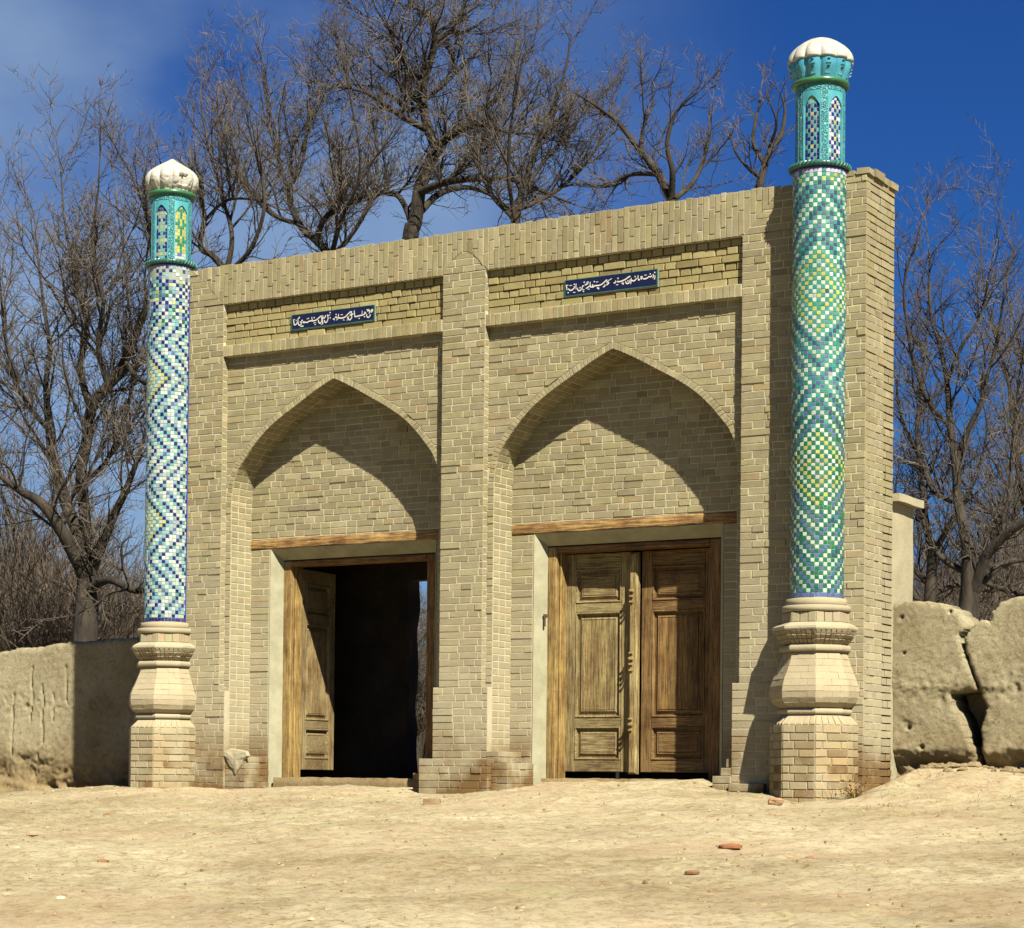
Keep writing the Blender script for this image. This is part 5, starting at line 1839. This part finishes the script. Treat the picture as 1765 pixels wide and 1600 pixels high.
trees.append(tree('thin bare tree leaning over just right of the left column', 29.5,
 [(400, 1250, .15, 0), (398, 700, .12, 0), (392, 470, .10, 0)],
 [[(392, 470, .07, 0), (365, 440, .06, .1), (345, 425, .055, .2), (352, 380, .05, .3), (345, 345, .035, .4), (330, 290, .02, .6)],
  [(392, 470, .06, 0), (400, 410, .045, 0), (385, 340, .035, .2), (360, 260, .025, .4), (345, 170, .012, .6)],
  [(392, 470, .06, 0), (430, 430, .045, -.3), (455, 370, .035, -.5), (450, 300, .025, -.6), (430, 220, .012, -.8)],
  [(352, 380, .035, .3), (390, 345, .03, 0), (440, 345, .02, -.3), (480, 360, .012, -.5)]], L0=1.25, dens=3.6, upbias=.7))
# big tree at the left
trees.append(tree('massive many-limbed bare tree behind the left clay wall', 30.0,
 [(145, 1230, .27, 0), (146, 1090, .24, 0), (150, 1020, .20, 0), (152, 960, .16, 0)],
 [[(150, 1000, .14, 0), (100, 905, .12, -.3), (70, 868, .10, -.4), (40, 850, .08, -.5), (10, 830, .05, -.6), (-40, 790, .03, -.7)],
  [(152, 960, .13, 0), (118, 880, .12, .2), (95, 800, .11, .4), (86, 740, .10, .5), (80, 680, .06, .6), (84, 600, .05, .8), (72, 500, .03, 1.0), (60, 400, .015, 1.2)],
  [(152, 960, .12, 0), (140, 830, .11, .2), (150, 770, .11, .2), (158, 705, .11, .1), (185, 665, .10, 0), (215, 620, .09, -.1), (238, 560, .08, -.2), (250, 525, .06, -.3), (265, 440, .04, -.3), (240, 340, .02, -.4)],
  [(158, 705, .08, .1), (140, 640, .06, .4), (150, 560, .05, .6), (128, 470, .035, .8), (110, 370, .02, 1.0), (100, 260, .01, 1.2)],
  [(185, 665, .06, 0), (168, 590, .05, -.3), (178, 520, .04, -.5), (160, 420, .03, -.6), (170, 300, .015, -.8)],
  [(158, 985, .10, 0), (195, 890, .08, -.3), (215, 850, .07, -.4), (235, 800, .05, -.5), (250, 740, .03, -.6)],
  [(150, 1020, .10, 0), (190, 1000, .08, -.4), (240, 1020, .06, -.8), (290, 1000, .04, -1.0)],
  [(86, 740, .06, .5), (50, 700, .05, .8), (20, 640, .04, 1.0), (5, 540, .03, 1.2), (-5, 420, .015, 1.4)],
  [(215, 620, .05, -.1), (250, 660, .045, -.3), (280, 640, .03, -.5), (320, 610, .015, -.8)],
  [(140, 830, .06, .2), (180, 800, .05, .5), (220, 700, .04, .7), (230, 600, .03, .8), (215, 460, .02, 1.0), (200, 340, .01, 1.2)]], L0=1.6, dens=3.2, group='bare trees behind the clay walls'))
# big tree at the right
trees.append(tree('big dark bare tree behind the right clay wall', 28.5,
 [(1670, 1250, .24, 0), (1668, 1090, .21, 0), (1672, 1030, .17, 0), (1668, 950, .12, 0)],
 [[(1668, 950, .11, 0), (1655, 870, .09, .2), (1648, 800, .08, .3), (1640, 740, .07, .4), (1632, 660, .05, .5), (1620, 600, .04, .6), (1605, 540, .03, .7), (1600, 440, .015, .8)],
  [(1672, 1030, .11, 0), (1700, 960, .10, -.2), (1725, 930, .09, -.3), (1765, 900, .07, -.5), (1820, 860, .04, -.6)],
  [(1672, 1030, .08, 0), (1710, 985, .07, .3), (1745, 968, .06, .5), (1790, 965, .04, .6)],
  [(1648, 800, .06, .3), (1672, 730, .05, .2), (1690, 690, .045, .1), (1715, 600, .03, 0), (1730, 500, .015, -.2)],
  [(1655, 870, .05, .2), (1610, 850, .045, .5), (1590, 800, .04, .7), (1560, 740, .03, .9), (1545, 660, .015, 1.1)],
  [(1632, 660, .04, .5), (1655, 600, .035, .3), (1690, 540, .025, .2), (1710, 450, .015, 0), (1725, 360, .008, 0)],
  [(1700, 960, .05, 0), (1735, 880, .04, .3), (1745, 800, .035, .5), (1750, 700, .03, .6), (1760, 620, .015, .7)],
  [(1640, 740, .05, .4), (1600, 690, .04, .2), (1570, 600, .03, 0), (1560, 480, .02, -.2), (1590, 380, .01, -.3)],
  [(1670, 990, .07, 0), (1620, 960, .05, .4), (1590, 900, .04, .7), (1600, 820, .02, .9)]], L0=1.2, dens=3.2, group='bare trees behind the clay walls'))

trees.append(tree('slender tangled bare tree standing between the gate end and the big dark right tree', 32.0,
 [(1600, 1250, .15, 0), (1602, 1060, .12, 0), (1606, 960, .10, 0)],
 [[(1606, 960, .08, 0), (1590, 860, .07, .2), (1580, 760, .05, .4), (1590, 640, .03, .5), (1600, 520, .015, .5)],
  [(1606, 960, .07, 0), (1640, 900, .06, -.3), (1680, 830, .04, -.5), (1700, 740, .02, -.6)],
  [(1602, 1010, .06, 0), (1560, 960, .05, .3), (1540, 900, .03, .5), (1545, 820, .015, .6)],
  [(1602, 1030, .06, 0), (1650, 1010, .05, .2), (1710, 1020, .035, .4), (1770, 1000, .02, .5)]], L0=1.15, dens=3.4, group='bare trees behind the clay walls'))
trees.append(tree('bare tree at the far right edge, its shoots leaning in over the clay wall', 31.0,
 [(1800, 1250, .18, 0), (1798, 1080, .15, 0), (1792, 950, .12, 0)],
 [[(1792, 950, .10, 0), (1765, 860, .08, .2), (1750, 760, .06, .4), (1735, 640, .04, .5), (1700, 520, .02, .5), (1690, 420, .01, .5)],
  [(1792, 950, .08, 0), (1800, 820, .06, -.3), (1780, 690, .04, -.5), (1750, 560, .02, -.6)],
  [(1798, 1040, .07, 0), (1740, 1020, .06, .3), (1690, 1000, .04, .5), (1650, 940, .02, .6)],
  [(1792, 950, .06, 0), (1740, 900, .05, .2), (1690, 870, .035, .4), (1640, 800, .02, .5)]], L0=1.2, dens=3.4, group='bare trees behind the clay walls'))

# background thicket: whole trees farther away, each its own
def free_tree(x, y, h, seed, label, group, L0):
    global rt
    rt = random.Random(seed)
    t = thing('bare_tree', (x, y, -0.2), label, 'tree', group)
    mbt = MB(); tp, tr = wander(Vector((x, y, -.3)), Vector((rt.gauss(0, .1), rt.gauss(0, .1), 1)), h*.35, h*.022, 6, .06, .02, .75)
    tube(mbt, tp, tr, 8); mbt.build('trunk', M_bark, t, smooth=True)
    tw = MB(); st = [0, 0, 0]
    for k in range(6):
        i = rt.randint(2, 6)
        d = spawn(Vector((0, 0, 1)), 15, 60)
        p, r = wander(tp[i], d, h*rt.uniform(.38, .65), tr[i]*.55, 9, .12, .06, .25)
        mb = MB(); tube(mb, p, r, 6); mb.build('limb', M_bark, t, smooth=True)
        grow_on(tw, p, r, 2.6, L0, 1, st, upbias=.3, start=.05)
    tw.build('twigs', M_twig, t, kind='stuff')
    return t
def copy_tree(src, x, y, rot, s, label, group):
    r = src.copy(); col.objects.link(r)
    r.location = (x, y, -.2); r.rotation_euler = (0, 0, rot); r.scale = (s, s, s)
    r['label'] = label; r['group'] = group
    for ch in src.children:
        c = ch.copy(); col.objects.link(c); c.parent = r
    return r
g_l = 'background trees beyond the left clay wall'
g_r = 'background trees beyond the right clay wall'
protos = [free_tree(-16.0, 24.0, 8.0, 101, 'background bare tree among others beyond the left clay wall', g_l, 1.5),
          free_tree(-21.5, 28.0, 7.5, 202, 'background bare tree among others beyond the left clay wall', g_l, 1.5),
          free_tree(5.2, 20.0, 6.5, 303, 'background bare tree among others beyond the right clay wall', g_r, 1.3)]
bg = []
rr_ = random.Random(5)
for k in range(19):
    px = -120+430*(k+.5)/19+rr_.uniform(-12, 12); d = rr_.uniform(40, 62)
    p = at_dist(px, 1300, d)
    copy_tree(protos[k % 3], p.x, p.y, rr_.random()*6.28, rr_.uniform(.75, 1.15), 'background bare tree among others beyond the left clay wall', g_l)
for k in range(16):
    px = 1535+330*(k+.5)/16+rr_.uniform(-10, 10); d = rr_.uniform(38, 58)
    p = at_dist(px, 1300, d)
    copy_tree(protos[k % 3], p.x, p.y, rr_.random()*6.28, rr_.uniform(.75, 1.15), 'background bare tree among others beyond the right clay wall', g_r)
for k, (px, d, s) in enumerate(((712, 29, .5), (730, 33, .55), (722, 37, .6), (700, 42, .8))):
    p = at_dist(px, 1300, d)
    copy_tree(protos[k % 3], p.x, p.y, rr_.random()*6.28, s, 'bare tree seen through the gap of the open left doorway', 'trees seen through the open left doorway')

# rough scrub far behind, one uncountable mass
def scrub():
    mb = MB()
    r = random.Random(77)
    for _ in range(12000):
        u = r.random()
        if u < .46: px = r.uniform(-60, 262)
        elif u < .86: px = r.uniform(1530, 1840)
        else: px = r.uniform(690, 745)
        d = r.uniform(33, 54)
        p = at_dist(px, 1330, d); p.z = -.2
        dd = Vector((r.gauss(0, .35), r.gauss(0, .35), 1)).normalized()
        L = r.uniform(.8, 4.4)*(1.0 if u < .86 else .4)
        g = r.uniform(.75, 1.3)
        pts = []
        for k in range(5):
            pts.append(p+dd*L*k/4+Vector((r.gauss(0, .04), r.gauss(0, .04), 0))*k)
        tube(mb, pts, [.010, .009, .007, .005, .003], 3, (g*1.1, g*.98, g*.86))
        for _k in range(4):
            q = pts[r.randint(1, 3)]
            d2 = (dd+Vector((r.gauss(0, .8), r.gauss(0, .8), r.gauss(.1, .4)))).normalized()
            L2 = L*.4
            tube(mb, [q, q+d2*L2*.5+Vector((0, 0, .03)), q+d2*L2], [.006, .005, .003], 3, (g*1.2, g*1.05, g*.95))
    o = mb.build('scrub', M_twig)
    props(o, 'dry leafless scrub growing thickly behind the clay walls', kind='stuff')
scrub()
open('/tmp/w/st.txt','w').write(str([s for _, s in trees])+str(sum(len(m.polygons) for m in bpy.data.meshes)*2)) if 0 else None
print('TREES', [s for _, s in trees])
print('OBJECTS', len(bpy.data.objects), 'TRIS', sum(len(m.polygons) for m in bpy.data.meshes)*2)

# fallen rubble along the foot of both clay walls
def rubble():
    mb = MB(); r = random.Random(31)
    for _ in range(1500):
        if r.random() < .5:
            x = r.uniform(-6, -1.3); y = 2.0-abs(r.gauss(0, .30))
        else:
            x = r.uniform(7.45, 10); y = .80-abs(r.gauss(0, .16))
            if r.random() < .5: continue
        z = ground_z(x, y)+0.045*noise.noise(Vector((x*0.55, y*0.8, 1.3)))+0.022*noise.noise(Vector((x*1.9, y*2.9, 4.1)))
        s = .008+.06*r.random()**4
        n = 6; vs = []
        for j, (zz, rr) in enumerate(((-.5, .8), (.1, 1.1), (.6, .6))):
            for k in range(n):
                a = 2*pi*k/n; q = rr*r.uniform(.7, 1.25)
                vs.append((x+s*q*cos(a), y+s*q*sin(a), z+s*zz*r.uniform(.8, 1.2)))
        fs = [(j*n+k, j*n+(k+1) % n, (j+1)*n+(k+1) % n, (j+1)*n+k) for j in range(2) for k in range(n)]+[tuple(2*n+k for k in range(n))]
        mb.add(vs, fs)
    o = mb.build('rubble', M_clay)
    props(o, 'crumbled clay rubble lying along the foot of the clay walls', kind='stuff')
rubble()
